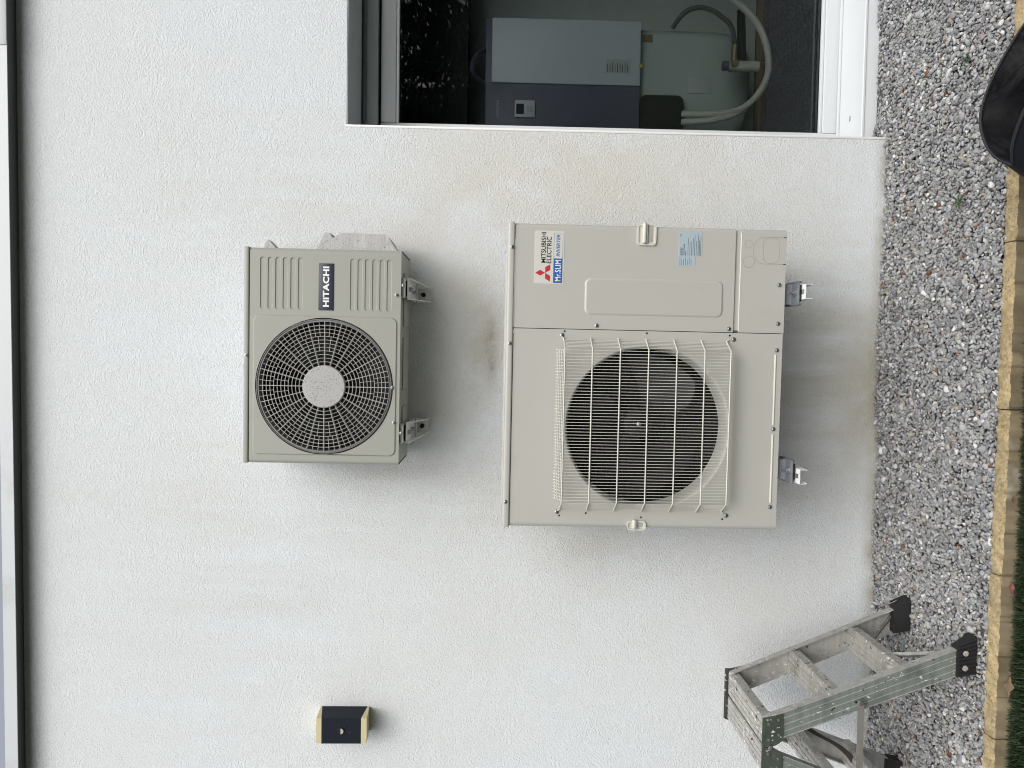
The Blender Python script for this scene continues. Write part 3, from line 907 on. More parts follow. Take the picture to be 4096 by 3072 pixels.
# wire guard: 7 heavy bars, many fine wires, bent back at the rim
YG = 2.395
guard = MB()
zs = [1.3740, 1.2806, 1.1857, 1.0892, .9926, .8971, .8080]
gxl, gxr = -.503, .022
def bar_pts(z, endx=.034):
    return [(gxr + endx, YF - .006, z + .001), (gxr, YG, z), (gxl, YG, z), (gxl - endx, YF - .006, z + .001)]
for z, s in ((zs[0], 1), (zs[-1], -1)):
    guard = MB().tube([(gxr + .040, YF - .003, z + s * .008)] + bar_pts(z)[0:] + [(gxl - .040, YF - .003, z + s * .008)], .0024, 8).build('fan_guard' if s > 0 else 'guard_bar', M_BEIGE_LT, LU if s > 0 else guard)
    if s > 0:
        guard_top = guard
guard = guard_top
for z in zs[1:-1]:
    MB().tube(bar_pts(z, .037), .0024, 8).build('guard_bar', M_BEIGE_LT, guard)
YW = YG + .0028
ztop, zbot = zs[0], zs[-1]
nw = 49
for i in range(nw):
    x = gxr - .006 - (gxr - gxl - .012) * i / (nw - 1)
    MB().tube([(x, YF - .010, ztop + .026), (x, YW, ztop - .001), (x, YW, zbot + .001), (x, YF - .010, zbot - .020)], .0011, 5).build('guard_wire', M_BEIGE_LT, guard)
for s, gx in ((1, gxr), (-1, gxl)):
    for i in range(6):
        t = (i + 1) / 7
        x = gx + s * .034 * t
        y = YG + (YF - .006 - YG) * t + .0028
        MB().tube([(x, y, ztop), (x, y, zbot)], .00125, 5).build('guard_wire', M_BEIGE_LT, guard)
for s, gz in ((1, ztop), (-1, zbot)):
    for i in range(4):
        t = (i + .9) / 5
        z = gz + s * (.0265 if s > 0 else .0205) * t
        y = YW + (YF - .010 - YW) * t - .0018
        MB().tube([(gxr - .004, y, z), (gxl + .004, y, z)], .00125, 5).build('guard_wire', M_BEIGE_LT, guard)
screws(LU, [(.0666, 1.3812), (.0648, .7836), (-.5472, 1.3848), (-.5517, .7895)], YF - .001, .0078)
# brand sticker
st = MB().prism(rrect(.2418, .4226, 1.3800, 1.4825, .005, 3), YF - .0009, YF + .0004).build('brand_sticker', M_STICK, LU, smooth=False)
YT = YF - .0014
text('lettering', 'MITSUBISHI', .3135, .4180, 1.4428, 1.4592, YT, M_INK, st, .013, space=1.0)
text('lettering', 'ELECTRIC', .3120, .4025, 1.4238, 1.4402, YT, M_INK, st, .013, space=1.0)
def dia(cx, cz, a, L, wd, name):
    u = Vector((math.cos(a), math.sin(a))); v = Vector((-u.y, u.x))
    c = Vector((cx, cz))
    p = [c, c + u * L / 2 + v * wd / 2, c + u * L, c + u * L / 2 - v * wd / 2]
    return MB().prism([(q.x, q.y) for q in p], YT, YT + .0004).build(name, M_RED, st, smooth=False)
for a in (90, 210, 330):
    dia(.2790, 1.4440, R(a), .0340, .0196, 'emblem_diamond')
MB().prism([(.2455, 1.3850), (.3290, 1.3850), (.3290, 1.4160), (.2455, 1.4160)], YT, YT + .0004).build('blue_field', M_BLUE, st, smooth=False)
text('lettering', 'Mr.SLIM', .2515, .3235, 1.3905, 1.4100, YT - .0003, M_WHITE, st, .016, space=1.08)
fr = MB()
for q in ((.3290, .4155, 1.3850, 1.3858), (.3290, .4155, 1.4152, 1.4160), (.4147, .4155, 1.3859, 1.4151)):
    fr.box(q[0] + .0003, q[1], YT, YT + .0004, q[2], q[3])
fr.build('label_border', M_BLUE, st, smooth=False)
text('lettering', 'INVERTER', .3360, .4105, 1.3945, 1.4070, YT, M_BLUE, st, .018, shear=.2)
# rating plate
rp = MB().prism([(.3475, .9030), (.4330, .9040), (.4330, .9850), (.3475, .9850)], YF - .0009, YF + .0004).build('rating_plate', M_PLATE, LU, smooth=False)
MB().prism([(.3150, .9260), (.3472, .9260), (.3472, .9850), (.3150, .9850)], YF - .0009, YF + .0004).build('rating_plate', M_PLATE, LU, smooth=False)
text('lettering', 'MITSUBISHI', .3585, .3775, .9755, .9785, YT, M_INK, rp, .02)
text('lettering', 'ELECTRIC', .3585, .3750, .9715, .9745, YT, M_INK, rp, .02)
for a in (90, 210, 330):
    u = Vector((math.cos(R(a)), math.sin(R(a)))); v = Vector((-u.y, u.x)); c = Vector((.3535, .9740))
    p = [c, c + u * .0027 + v * .0016, c + u * .0054, c + u * .0027 - v * .0016]
    MB().prism([(q.x, q.y) for q in p], YT, YT + .0004).build('emblem_diamond', M_INK, rp, smooth=False)
text('lettering', 'AIR CONDITIONER', .3505, .3900, .9645, .9680, YT, M_INK, rp, .02)
text('lettering', 'MODEL', .3505, .3650, .9590, .9620, YT, M_INK, rp, .02)
text('lettering', 'CE', .4150, .4230, .9770, .9815, YT, M_INK, rp, .01)
text('lettering', 'MITSUBISHI ELECTRIC CORPORATION', .3505, .4210, .9160, .9185, YT, M_INK, rp, .02)
for i, z in enumerate((.9520, .9455, .9395, .9345, .9290, .9235, .9125, .9085)):
    MB().box(.3505, .3505 + random.uniform(.045, .078), YT, YT + .0004, z, z + .0009).build('printed_line', M_INK, rp, smooth=False)
for i in range(7):
    z = .979 - i * .0065
    MB().box(.3175, .3175 + random.uniform(.016, .026), YT, YT + .0004, z, z + .0008).build('printed_line', M_INK, rp, smooth=False)

# ================================================================== SMALL OUTDOOR UNIT
HU = thing('outdoor_unit', (-.02, 2.75, 1.958), 'small grey-beige outdoor air conditioner with round ribbed fan grille, mounted higher on the wall', 'air conditioner', 'outdoor air conditioners', TILT)
HY, HYB = 2.61, 2.885
hx0, hx1, hz0, hz1 = -.412, .374, 1.957, 2.503
GC, GZc, GR = -.1272, 2.2305, .2478
slots = []
for z in [2.457 - .0272 * i for i in range(6)] + [2.1325 - .0266 * i for i in range(6)]:
    slots.append(rrect(.1508, .3390, z - .0092, z + .0092, .0090, 5))
mb = MB()
flat_l, flat_r = hx0 + .012, hx1 - .020
mb.holed([[(flat_l, hz0), (flat_r, hz0), (flat_r, hz1), (flat_l, hz1)], rrect(-.3800, .1295, 1.9685, 2.4895, .025)] + slots, HY)
pr = [(hx0, HYB)] + [(hx0 + .012 - .012 * math.cos(R(a)), HY + .012 - .012 * math.sin(R(a))) for a in range(0, 91, 18)]
mb.loft([[(p[0], p[1], z) for p in pr] for z in (hz0, hz1)], closed=False)
pr = [(hx1 - .020 + .020 * math.sin(R(a)), HY + .022 - .022 * math.cos(R(a))) for a in range(0, 91, 15)] + [(hx1, HYB)]
mb.loft([[(p[0], p[1], z) for p in pr] for z in (hz0, hz1)], closed=False)
mb.add([(flat_l, HY, hz0), (flat_r, HY, hz0), (flat_r, HY + .012, hz0), (flat_l, HY + .012, hz0)], [(0, 1, 2, 3)])
mb.build('casing', M_HBEIGE, HU)
for l in slots:
    c = (sum(p[0] for p in l) / len(l), sum(p[1] for p in l) / len(l))
    zi = [p[1] for p in l]
    inner = rrect(min(p[0] for p in l) + .0022, max(p[0] for p in l) - .0022, min(zi) + .0022, max(zi) - .0022, .0066, 5)
    raised('pressed_slot', l, inner, HY, -.0028, M_HBEIGE, HU)
raised('raised_field', rrect(-.3800, .1295, 1.9685, 2.4895, .025), rrect(-.3762, .1257, 1.9725, 2.4855, .021), HY, .0040, M_HBEIGE, HU, [circ(GC, GZc, GR + .0022, 96)])
MB().rbox(hx0 - .001, hx1 + .001, HY - .002, HYB + .006, hz1 + .0015, hz1 + .0215, .006, 3).build('lid', M_HBEIGE, HU)
MB().box(hx0 + .006, hx1 - .006, HY + .014, HYB, hz0 + .001, hz0 + .012).build('base_pan', M_HBEIGE, HU, smooth=False)
MB().box(hx0 + .004, .10, HYB - .02, HYB - .001, hz0 + .013, hz1).build('heat_exchanger', M_FIN, HU, smooth=False)
MB().box(.128, .134, HY + .006, HYB - .02, hz0 + .013, hz1).build('partition', M_BLACK, HU, smooth=False)
# stamped base ribs
for x0, x1 in ((-.33, -.20), (-.14, .06), (.10, .30)):
    MB().rbox(x0, x1, HY + .075, HYB - .05, hz0 - .004, hz0 + .002, .0025).build('base_rib', M_HBEIGE, HU)
# grille
YGr = HY - .006
gr = MB()
gr.lathe([(GR - .0015, HY + .006), (GR - .0015, HY - .0050), (GR - .004, HY - .0085), (GR - .006, HY - .004), (GR - .0085, HY - .004), (GR - .0095, HY - .0085), (GR - .0115, HY - .0085), (GR - .0125, HY + .006), (GR - .012, HY + .03)], GC, GZc, 96)
M_RIM = varied('grey_grille_rim', (.23, .23, .225), .5, amt=.15, scale=30)
grille = gr.build('fan_grille', M_RIM, HU)
MB().lathe([(.0775, HY + .004), (.0775, YGr - .004), (.075, YGr - .0065), (.03, YGr - .0075), (.0004, YGr - .0075)], GC, GZc, 56).build('hub_cap', M_CAP, grille)
NR = 12
dr = (GR - .012 - .0775) / (NR + .0)
for k in range(1, NR):
    r = .0775 + dr * k
    MB().lathe([(r - .0009, YGr + .0045), (r - .0009, YGr - .0005), (r + .0009, YGr - .0005), (r + .0009, YGr + .0045), (r - .0009, YGr + .0045)], GC, GZc, 80).build('grille_ring', M_GRILLE, grille)
def spoke(r0, r1, th, y0, y1, name):
    mb = MB()
    mb.box(r0, r1, y0, y1, -th, th)
    o = mb.build(name, M_GRILLE, grille, org=(0, 0, 0), smooth=False)
    return o
ctr = Vector((GC, 0, GZc)) - HU.location
ctr.y = -HU.location.y
sp0 = spoke(.076, GR - .0115, .0012, YGr - .001, YGr + .017, 'grille_spoke')
sp0.location = ctr
s1 = spoke(.0775 + dr * 8, GR - .012, .0008, YGr, YGr + .004, 'short_rib')
s2 = spoke(.0775 + dr * 4, .0775 + dr * 8, .0008, YGr, YGr + .004, 'short_rib')
NSP = 24
for k in range(NSP):
    a = 2 * math.pi * k / NSP
    st_ = 2 * math.pi / NSP
    if k:
        dup(sp0, grille, ctr, (0, -a, 0))
    for q, src in ((1 / 3, s1), (2 / 3, s1), (.5, s2)):
        if k == 0 and ((q == 1 / 3) or (q == .5)):
            src.location = ctr; src.rotation_euler = (0, -(a + st_ * q), 0)
        else:
            dup(src, grille, ctr, (0, -(a + st_ * q), 0))
hf = MB(); hf.lathe([(.0005, 2.66), (.05, 2.662), (.055, 2.68), (.055, 2.75)], GC, GZc, 24)
hfan = hf.build('fan', M_BLADE, HU)
for a in (20, 140, 260):
    blade(R(a), GC, GZc, .052, .225, 2.665, 2.73, .3, 1.2, 'fan_blade', hfan, M_BLADE)
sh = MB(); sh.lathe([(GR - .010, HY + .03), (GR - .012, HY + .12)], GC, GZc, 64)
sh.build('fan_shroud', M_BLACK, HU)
# badge
bd = MB().rbox(.1502, .3200, HY - .0025, HY + .0005, 2.2003, 2.2553, .001).build('badge', M_NAVY, HU)
text('lettering', 'HITACHI', .1625, .3085, 2.2165, 2.2392, HY - .0029, M_WHITE, bd, .038, space=1.06)
screws(HU, [(-.0192, 2.5135)], HY - .0026, .006)
screws(HU, [(.2116, 1.9728), (-.2552, 1.9758)], HY - .0045, .006)
screws(HU, [(-.1266, 1.9828)], HY - .006, .006)
# valve cover on the right side
vc = [(.3745, 2.296), (.385, 2.290), (.4000, 2.283), (.4230, 2.272), (.4380, 2.264), (.4480, 2.2565), (.4480, 2.2400), (.4380, 2.2375), (.4300, 2.2315), (.4300, 2.2255), (.4360, 2.2215), (.4420, 2.2130), (.4480, 2.1980), (.4495, 2.180), (.4470, 2.035), (.4440, 2.026), (.4340, 2.018), (.4150, 2.008), (.4000, 1.9985), (.3900, 1.989), (.3745, 1.984)]
mb = MB()
mb.loft([[(p[0], y, p[1]) for p in vc] for y in (2.725, 2.715)], caps=False)
mb.prism(vc, 2.7252, 2.875)
mb.holed([vc], 2.715)
mb.build('valve_cover', M_VALVE, HU)
MB().prism([(.3745, 2.498), (.405, 2.488), (.420, 2.478), (.392, 2.452), (.3745, 2.444)], 2.735, 2.80).build('side_handle', M_VALVE, HU)
MB().tube([(.45, 2.80, 2.072), (.458, 2.80, 2.070)], .004, 6).build('cover_clip', M_BRASS, HU)
MB().prism([(-.412, 2.42), (-.418, 2.43), (-.418, 2.445), (-.412, 2.455)], 2.75, 2.80).build('side_tab', M_VALVE, HU)
# feet of the small unit
for x in (.242, -.300):
    f = MB().rbox(x - .036, x + .036, HY + .020, HY + .075, 1.9465, 1.9575, .003).build('foot', M_WHITEMET, HU)
    MB().lathe([(.006, HY + .015), (.006, HY + .004), (.0005, HY + .003)], x + .006, 1.951, 10).build('foot_bolt', M_STEEL, f)
    MB().rbox(x - .030, x + .030, HY + .062, HY + .115, 1.9385, 1.9462, .002).build('rubber_pad', M_RUBBER, f)

# ---- sheet-metal cantilever brackets under the small unit
def small_bracket(xc, label):
    b = thing('wall_bracket', (xc, 2.945, 1.94), label, 'bracket', 'white folded steel brackets under the small unit')
    t = .0022
    w2 = .037
    wb = .026
    for s in (-1, 1):
        mb = MB()
        prof = [(2.660, 1.9395), (2.660, 1.931), (2.672, 1.926), (2.944, 1.878), (2.944, 1.9395)]
        wy = lambda y: w2 + (wb - w2) * (y - 2.66) / .285
        mb.loft([[(xc + s * (wy(p[0]) + q), p[0], p[1]) for p in prof] for q in (0, t)])
        mb.build('side_plate', M_WHITEMET, b, smooth=False)
        MB().tube([(xc + s * (wy(p[0]) + t / 2), p[0], p[1]) for p in prof[1:4]], .0022, 6).build('plate_edge', M_WHITEMET, b)
    MB().loft([[(xc - w2 + .0003, 2.66, z), (xc + w2 - .0003, 2.66, z), (xc + wb - .0003, 2.944, z), (xc - wb + .0003, 2.944, z)] for z in (1.9365, 1.9390)]).build('top_web', M_WHITEMET, b, smooth=False)
    MB().tube([(xc - w2, 2.6595, 1.9375), (xc + w2, 2.6595, 1.9375)], .0020, 6).build('plate_edge', M_WHITEMET, b)
    MB().rbox(xc - wb - .006, xc + wb + .006, 2.9445, 2.9495, 1.882, 1.962, .001).build('wall_plate', M_WHITEMET, b)
    for y in (2.70, 2.80):
        MB().tube([(xc, y, 1.936), (xc, y, 1.915)], [.006, .006], 8).build('bolt', M_STEEL, b)
        MB().tube([(xc, y, 1.9345), (xc, y, 1.926)], .0105, 6).build('nut', M_STEEL, b)
    MB().tube([(xc - w2 - .004, 2.80, 1.918), (xc + w2 + .004, 2.80, 1.918)], .0035, 8).build('cross_bolt', M_STEEL, b)
    MB().tube([(xc, 2.915, 1.905), (xc, 2.943, 1.905)], .009, 10).build('plug', M_RUBBER, b)
small_bracket(.240, 'white steel bracket under the small upper unit, at its grey valve cover end')
small_bracket(-.298, 'white steel bracket under the fan end of the small upper unit')

# ---- channel brackets under the large unit (the grey feet belong to the unit)
def large_bracket(xc, label):
    b = thing('wall_bracket', (xc, 2.945, .55), label, 'bracket', 'white channel brackets under the large unit')
    w2, t = .0255, .0022
    zt = .562
    # top web with slot
    mb = MB()
    xs = [xc - w2, xc + w2]
    slot = [(xc - .008, 2.398), (xc + .008, 2.398), (xc + .008, 2.432), (xc - .008, 2.432)]
    L = [[(xs[0], 2.388), (xs[1], 2.388), (xs[1], 2.944), (xs[0], 2.944)], slot]
    tri = tessellate_polygon([[Vector((p[0], p[1], 0)) for p in l] for l in L])
    pts = [p for l in L for p in l]
    for z in (zt, zt - t):
        mb.add([(p[0], p[1], z) for p in pts], [tuple(q) for q in tri])
    mb.add([(p[0], p[1], z) for z in (zt, zt - t) for p in pts], [(0, 1, 9, 8), (4, 5, 13, 12), (5, 6, 14, 13), (6, 7, 15, 14), (7, 4, 12, 15)])
    mb.build('channel_web', M_WHITEMET, b, smooth=False)
    for s in (-1, 1):
        x = xc + s * w2
        prof = [(2.389, zt - t - .0003), (2.389, zt - .024), (2.944, zt - .070), (2.944, zt - t - .0003)]
        MB().loft([[(xx, p[0], p[1]) for p in prof] for xx in (x - t / 2 - s * .0011, x + t / 2 - s * .0011)]).build('channel_side', M_WHITEMET, b, smooth=False)
        lip = [(2.3885, zt - .0242), (2.944, zt - .0702)]
        MB().tube([(x - s * .003, p[0], p[1]) for p in lip], .0022, 6).build('channel_lip', M_WHITEMET, b)
    MB().rbox(xc - .045, xc + .045, 2.9445, 2.9495, .45, .60, .001).build('wall_plate', M_WHITEMET, b)
    return b
def large_foot(xc):
    mb = MB()
    wf, wb = .0385, .0365
    top_ = [[(xc - wb, 2.520, .5775), (xc + wb, 2.520, .5775), (xc + wb, 2.520, .5745), (xc - wb, 2.520, .5745)],
            [(xc - wf, 2.420, .5775), (xc + wf, 2.420, .5775), (xc + wf, 2.420, .5745), (xc - wf, 2.420, .5745)],
            [(xc - wf - .001, 2.414, .5745), (xc + wf + .001, 2.414, .5745), (xc + wf, 2.416, .5715), (xc - wf, 2.416, .5715)]]
    mb.loft(top_)
    f = mb.build('foot', M_GREYMETAL, LU)
    MB().loft([[(xc - .0365, 2.468, .5778), (xc + .0365, 2.468, .5778), (xc + .034, 2.474, .606), (xc - .034, 2.474, .606)],
               [(xc - .0365, 2.505, .5778), (xc + .0365, 2.505, .5778), (xc + .034, 2.500, .606), (xc - .034, 2.500, .606)]]).build('foot_riser', M_GREYMETAL, f)
    for s in (-1, 1):
        MB().rbox(xc + s * wf - .003, xc + s * wf + .003, 2.416, 2.52, .566, .5795, .0012).build('foot_flange', M_GREYMETAL, f)
    MB().rbox(xc - .028, xc + .028, 2.418, 2.50, .5625, .5738, .002).build('rubber_pad', M_RUBBER, f)
    MB().tube([(xc + .002, 2.437, .570), (xc + .002, 2.437, .602)], .004, 8).build('bolt', M_STEEL, f)
    MB().tube([(xc + .002, 2.437, .5795), (xc + .002, 2.437, .5865)], .0085, 6).build('nut', M_STEEL, f)
    MB().tube([(xc + .002, 2.437, .5776), (xc + .002, 2.437, .5792)], .0125, 16).build('washer', M_STEEL, f)
large_foot(.2275); large_foot(-.3890)
large_bracket(.2310, 'white channel bracket under the label end of the large unit')
large_bracket(-.4020, 'white channel bracket under the fan end of the large unit')

# ================================================================== WALL LAMP
lamp = thing('wall_lamp', (-1.541, 2.947, 2.21), 'dark navy box wall lamp with cream diffusers above and below and a small sensor', 'wall lamp')
lx0, lx1, lyf, lyb = -1.5945, -1.4885, 2.850, 2.9485
MB().loft([[(lx0, lyf, 2.1335), (lx1, lyf, 2.1335), (lx1, lyf, 2.2932), (lx0, lyf, 2.2932)], [(lx0, lyb, 2.1240), (lx1, lyb, 2.1240), (lx1, lyb, 2.3130), (lx0, lyb, 2.3130)]]).build('housing', M_LAMPNAVY, lamp, smooth=False)
MB().loft([[(lx0 + .0005, lyf + .0005, 2.2935), (lx1 - .0005, lyf + .0005, 2.2935), (lx1 - .0005, lyb, 2.3133), (lx0 + .0005, lyb, 2.3133)],
           [(lx0 + .0005, lyf + .0005, 2.3145), (lx1 - .0005, lyf + .0005, 2.3145), (lx1 - .0005, lyb, 2.3190), (lx0 + .0005, lyb, 2.3190)]]).build('diffuser', M_CREAM, lamp, smooth=False)
MB().loft([[(lx0 + .0005, lyf + .0005, 2.1105), (lx1 - .0005, lyf + .0005, 2.1105), (lx1 - .0005, lyb, 2.1160), (lx0 + .0005, lyb, 2.1160)], [(lx0 + .0005, lyf + .0005, 2.1332), (lx1 - .0005, lyf + .0005, 2.1332), (lx1 - .0005, lyb, 2.1237), (lx0 + .0005, lyb, 2.1237)]]).build('diffuser', M_CREAM, lamp, smooth=False)
sn = MB().lathe([(.0150, lyf - .0004), (.0150, lyf - .0022), (.0132, lyf - .0026), (.0004, lyf - .0026)], -1.5415, 2.2147, 32).build('sensor_ring', M_HOLE, lamp)
half = [(-1.5415 + .0112 * math.cos(R(a)), 2.2147 + .0112 * math.sin(R(a))) for a in range(180, 361, 12)]
MB().prism(half, lyf - .0052, lyf - .0027).build('sensor_lens', M_VALVE, sn, smooth=False)

# ================================================================== STEP LADDER
LD = thing('step_ladder', (-1.29, 2.48, .0), 'paint-spattered aluminium step ladder with black rubber feet, open on the gravel', 'ladder')
XM = -1.295
def mir(x, rear):
    return 2 * XM - x if rear else x
ZL, ZH = .050, .690
xf = lambda z: -.953 + (-1.202 + .953) * (z - ZL) / (ZH - ZL)     # leading edge of the front frame
xb = lambda z: -1.044 + (-1.289 + 1.044) * (z - ZL) / (ZH - ZL)
yn = lambda z: 2.285 + (2.302 - 2.285) * (z - ZL) / (ZH - ZL)
yf_ = lambda z: 2.683 + (2.662 - 2.683) * (z - ZL) / (ZH - ZL)
for rear in (False, True):
    for near in (True, False):
        yy = yn if near else yf_
        s = 1 if near else -1
        t, fl = .003, .026
        def sec(z):
            a, b, y = xf(z), xb(z), yy(z)
            c = [(a, y), (b, y), (b, y + s * fl), (b + t, y + s * fl), (b + t, y + s * t), (a - t, y + s * t), (a - t, y + s * fl), (a, y + s * fl)]
            return [(mir(p[0], rear), p[1], z) for p in c]
        rail = MB().loft([sec(ZL), sec(ZH)]).build('rail', M_RAIL if near else M_ALU, LD, smooth=False)
        for u in (.24, .5, .76):
            g = [(mir(xf(z) + (xb(z) - xf(z)) * u, rear), yy(z) - s * .0006, z) for z in (ZL, ZH)]
            MB().tube(g, .0013, 5).build('rail_ridge', M_ALU, rail)
        for u in (.015, .985):
            g = [(mir(xf(z) + (xb(z) - xf(z)) * u, rear), yy(z) - s * .0002, z) for z in (ZL, ZH)]
            MB().tube(g, .0016, 5).build('rail_ridge', M_ALU, rail)
        za, zb = ZL + .002, ZH - .002
        strip = [[(mir(xf(z) + .0006, rear), yy(z) + s * q, z) for q in (.0, fl)] + [(mir(xf(z) + .0003, rear), yy(z) + s * q, z) for q in (fl, .0)] for z in (za, zb)]
        MB().loft(strip).build('rail_edge', M_ALU, rail, smooth=False)
        # rubber foot
        ft = MB()
        y0 = yy(ZL)
        nseg = 9
        for q in range(1):
            rings = []
            for (z, xa, xb_, ya, yb_) in ((-.002, -.911, -1.038, -.009, .034), (.012, -.913, -1.038, -.009, .034), (.020, -.925, -1.042, -.007, .032), (.056, -.946, -1.049, -.005, .029), (.061, -.951, -1.048, -.004, .027)):
                c = rrect(min(xa, xb_), max(xa, xb_), 0, 1, .008, 2)
                rings.append([(mir(p[0], rear), y0 + s * (ya + (yb_ - ya) * min(1, max(0, p[1]))), z) for p in [(pp[0], pp[1]) for pp in rrect(min(xa, xb_), max(xa, xb_), 0, 1, .012, 2)]])
            ft.loft(rings)
        foot = ft.build('foot', M_RUBBER, LD)
        for i in range(9):
            x = -.916 - i * .0145
            MB().tube([(mir(x, rear), y0 - s * .0115, .001), (mir(x - .006 - .016 * (1 - i / 8), rear), y0 - s * .0080, .056)], .0036, 6).build('tread_rib', M_RUBBER, foot)
        for x in (-.965, -1.015):
            MB().lathe([(.0095, y0 - s * .0095), (.0095, y0 - s * .0125), (.004, y0 - s * .0135), (.0004, y0 - s * .0115)], mir(x, rear), .036, 14).build('rivet', M_ALU, foot)
        # hinge plates at the top
        if near or True:
            yp = yy(ZH) - s * .0035
            pl = [(-1.1975, .7005), (-1.182, .632), (-1.270, .628), (-1.284, .645), (-1.2935, .664), (-1.2935, .7005)]
            if rear:
                pl = [(2 * XM - p[0], p[1]) for p in pl]
            hp = MB().prism(pl, min(yp, yp - s * .003), max(yp, yp - s * .003)).build('hinge_plate', M_HINGE if near else M_CAPDK, LD, smooth=False)
            for x, z in ((-1.218, .678), (-1.203, .646), (-1.254, .643), (-1.271, .677)):
                MB().lathe([(.0058, yp - s * .003), (.005, yp - s * .0055), (.0004, yp - s * .0062)], mir(x, rear), z, 10).build('rivet', M_STEEL, hp)
    # treads
    for z, nm in ((.6925, 'top_tread'), (.460, 'tread'), (.232, 'tread')):
        ya, yb2 = yn(z) + .0034, yf_(z) - .0034
        a, b = xf(z) - .002, xb(z) + .002
        td = MB()
        def tb(x0, x1, z0, z1):
            td.box(min(mir(x0, rear), mir(x1, rear)), max(mir(x0, rear), mir(x1, rear)), ya, yb2, z0, z1)
        tb(a, b, z - .004, z)
        tb(a + .0022, a - .0010, z - .034, z - .0005)
        tb(b + .0010, b - .0020, z - .026, z - .0005)
        tread = td.build(nm, M_TREAD if not rear else M_ALU, LD, smooth=False)
        n = 4
        for i in range(n):
            x = a + (b - a) * (i + .5) / n
            MB().box(min(mir(x - .0072, rear), mir(x + .0072, rear)), max(mir(x - .0072, rear), mir(x + .0072, rear)), ya + .001, yb2 - .001, z + .0002, z + .0014).build('tread_ridge', M_TREAD, tread, smooth=False)
    # corner braces below the lowest tread
    for ya, yb2 in ((2.316, 2.425), (2.652, 2.545)):
        p0 = (mir(xf(.075) - .02, rear), ya, .075); p1 = (mir(xf(.205) - .022, rear), yb2, .205)
        MB().tube([p0, p1], .0095, 4, flat=.45).build('corner_brace', M_BRACE, LD, smooth=False)
# pivot bolts between the plates, dark caps on the ends
for y in (2.2935, 2.6715):
    MB().lathe([(.0085, y - .001), (.0085, y - .004), (.004, y - .0055), (.0004, y - .0055)], XM - .001, .672, 12).build('pivot_bolt', M_STEEL, LD)
MB().rbox(-1.392, -1.1965, 2.6705, 2.6765, .640, .7035, .0015).build('end_cap', M_CAPDK, LD)
# restraint straps
ys = 2.278
MB().loft([[(-1.134 + .008, ys, .3900), (-1.134 + .008, ys, .3685), (-1.134 + .008, ys + .0018, .3685), (-1.134 + .008, ys + .0018, .3900)],
           [(-1.460, ys, .388), (-1.460, ys, .364), (-1.460, ys + .0018, .364), (-1.460, ys + .0018, .388)]]).build('restraint_strap', M_WEB, LD, smooth=False)
for x in (-1.134, -1.452):
    MB().lathe([(.0095, ys - .0005), (.009, ys - .003), (.004, ys - .0045), (.0004, ys - .0035)], x, .381, 14).build('strap_rivet', M_STEEL, LD)
pts = spl([(-1.395, 2.64, .425), (-1.41, 2.64, .395), (-1.432, 2.625, .355), (-1.462, 2.61, .290), (-1.503, 2.60, .240), (-1.545, 2.605, .215), (-1.60, 2.62, .205)])
MB().loft([[(p.x, p.y, p.z + .013), (p.x + .004, p.y - .009, p.z - .010), (p.x + .004, p.y - .0075, p.z - .0115), (p.x, p.y + .0018, p.z + .012)] for p in pts]).build('restraint_strap', M_WEBDK, LD)

# ================================================================== BAG (open, lower right)
BDZ = -.018
bag = thing('bag', (.78, 1.80, -.05), 'black bag standing unzipped on the lawn beside the stone kerb', 'bag')
NB = 40
def bag_ring(t):
    """t in 0..1 from the left corner along the far arch to the right corner, then back along the near rim"""
    return t
rim = []
arch = spl([(.518, 1.865, .268), (.545, 1.895, .292), (.590, 1.915, .309), (.652, 1.925, .318), (.72, 1.930, .303), (.80, 1.930, .270), (.90, 1.925, .215), (.98, 1.90, .165), (1.01, 1.85, .130)], 3)
near = spl([(1.01, 1.85, .130), (.98, 1.72, .190), (.86, 1.675, .245), (.74, 1.70, .292), (.64, 1.765, .310), (.565, 1.825, .298), (.518, 1.865, .268)], 4)
arch = [p + Vector((.006, 0, BDZ)) for p in arch]; near = [p + Vector((.006, 0, BDZ)) for p in near]
rim = arch[:-1] + near[:-1]
n = len(rim)
base = []
for i in range(n):
    a = -2 * math.pi * i / n + math.pi
    base.append(Vector((.765 + .315 * math.copysign(abs(math.cos(a)) ** .55, math.cos(a)), 1.745 + .165 * math.copysign(abs(math.sin(a)) ** .55, math.sin(a)), -.05)))
outer = [[(b * (1 - t) + r * t) + Vector((((b.x - .765) * .35) * math.sin(t * math.pi) * .45, ((b.y - 1.745) * .35) * math.sin(t * math.pi) * .5, 0)) for b, r in zip(base, rim)] for t in [k / 10 for k in range(11)]]
MB().loft(outer, caps=False).build('shell', M_BAGNAVY, bag)
inner = []
for k in range(9):
    t = k / 8
    ringp = []
    for i, (b, r) in enumerate(zip(base, rim)):
        c = Vector((.765, 1.80, .0))
        q = (r * (1 - t) + (b * .75 + c * .25 + Vector((0, 0, .06))) * t)
        q += Vector((0, -.018, 0)) * math.sin(t * math.pi) * (1 + .9 * math.sin(i * 1.3 + t * 5)) * (1 if r.y > 1.85 else -.4)
        q += (c - q).normalized() * .004
        ringp.append(q)
    inner.append(ringp)
MB().loft(inner, caps=False).add([p for p in inner[-1]], [tuple(range(n))]).build('lining', M_NYLON, bag)
zp = MB().tube(rim, .0050, 6, closed=True).build('zip', M_ZIP, bag)
for k in range(2, 24):
    pass
pip = [Vector(p) + Vector((-.004, -.007, -.022)) for p in near]
MB().tube(pip, .0030, 6).build('piping', M_ZIP, bag)
teeth0 = MB().box(-.0012, .0012, -.002, .002, -.0009, .0009).build('zip_tooth', M_LAMPNAVY, zp, org=(0, 0, 0), smooth=False)
first = True
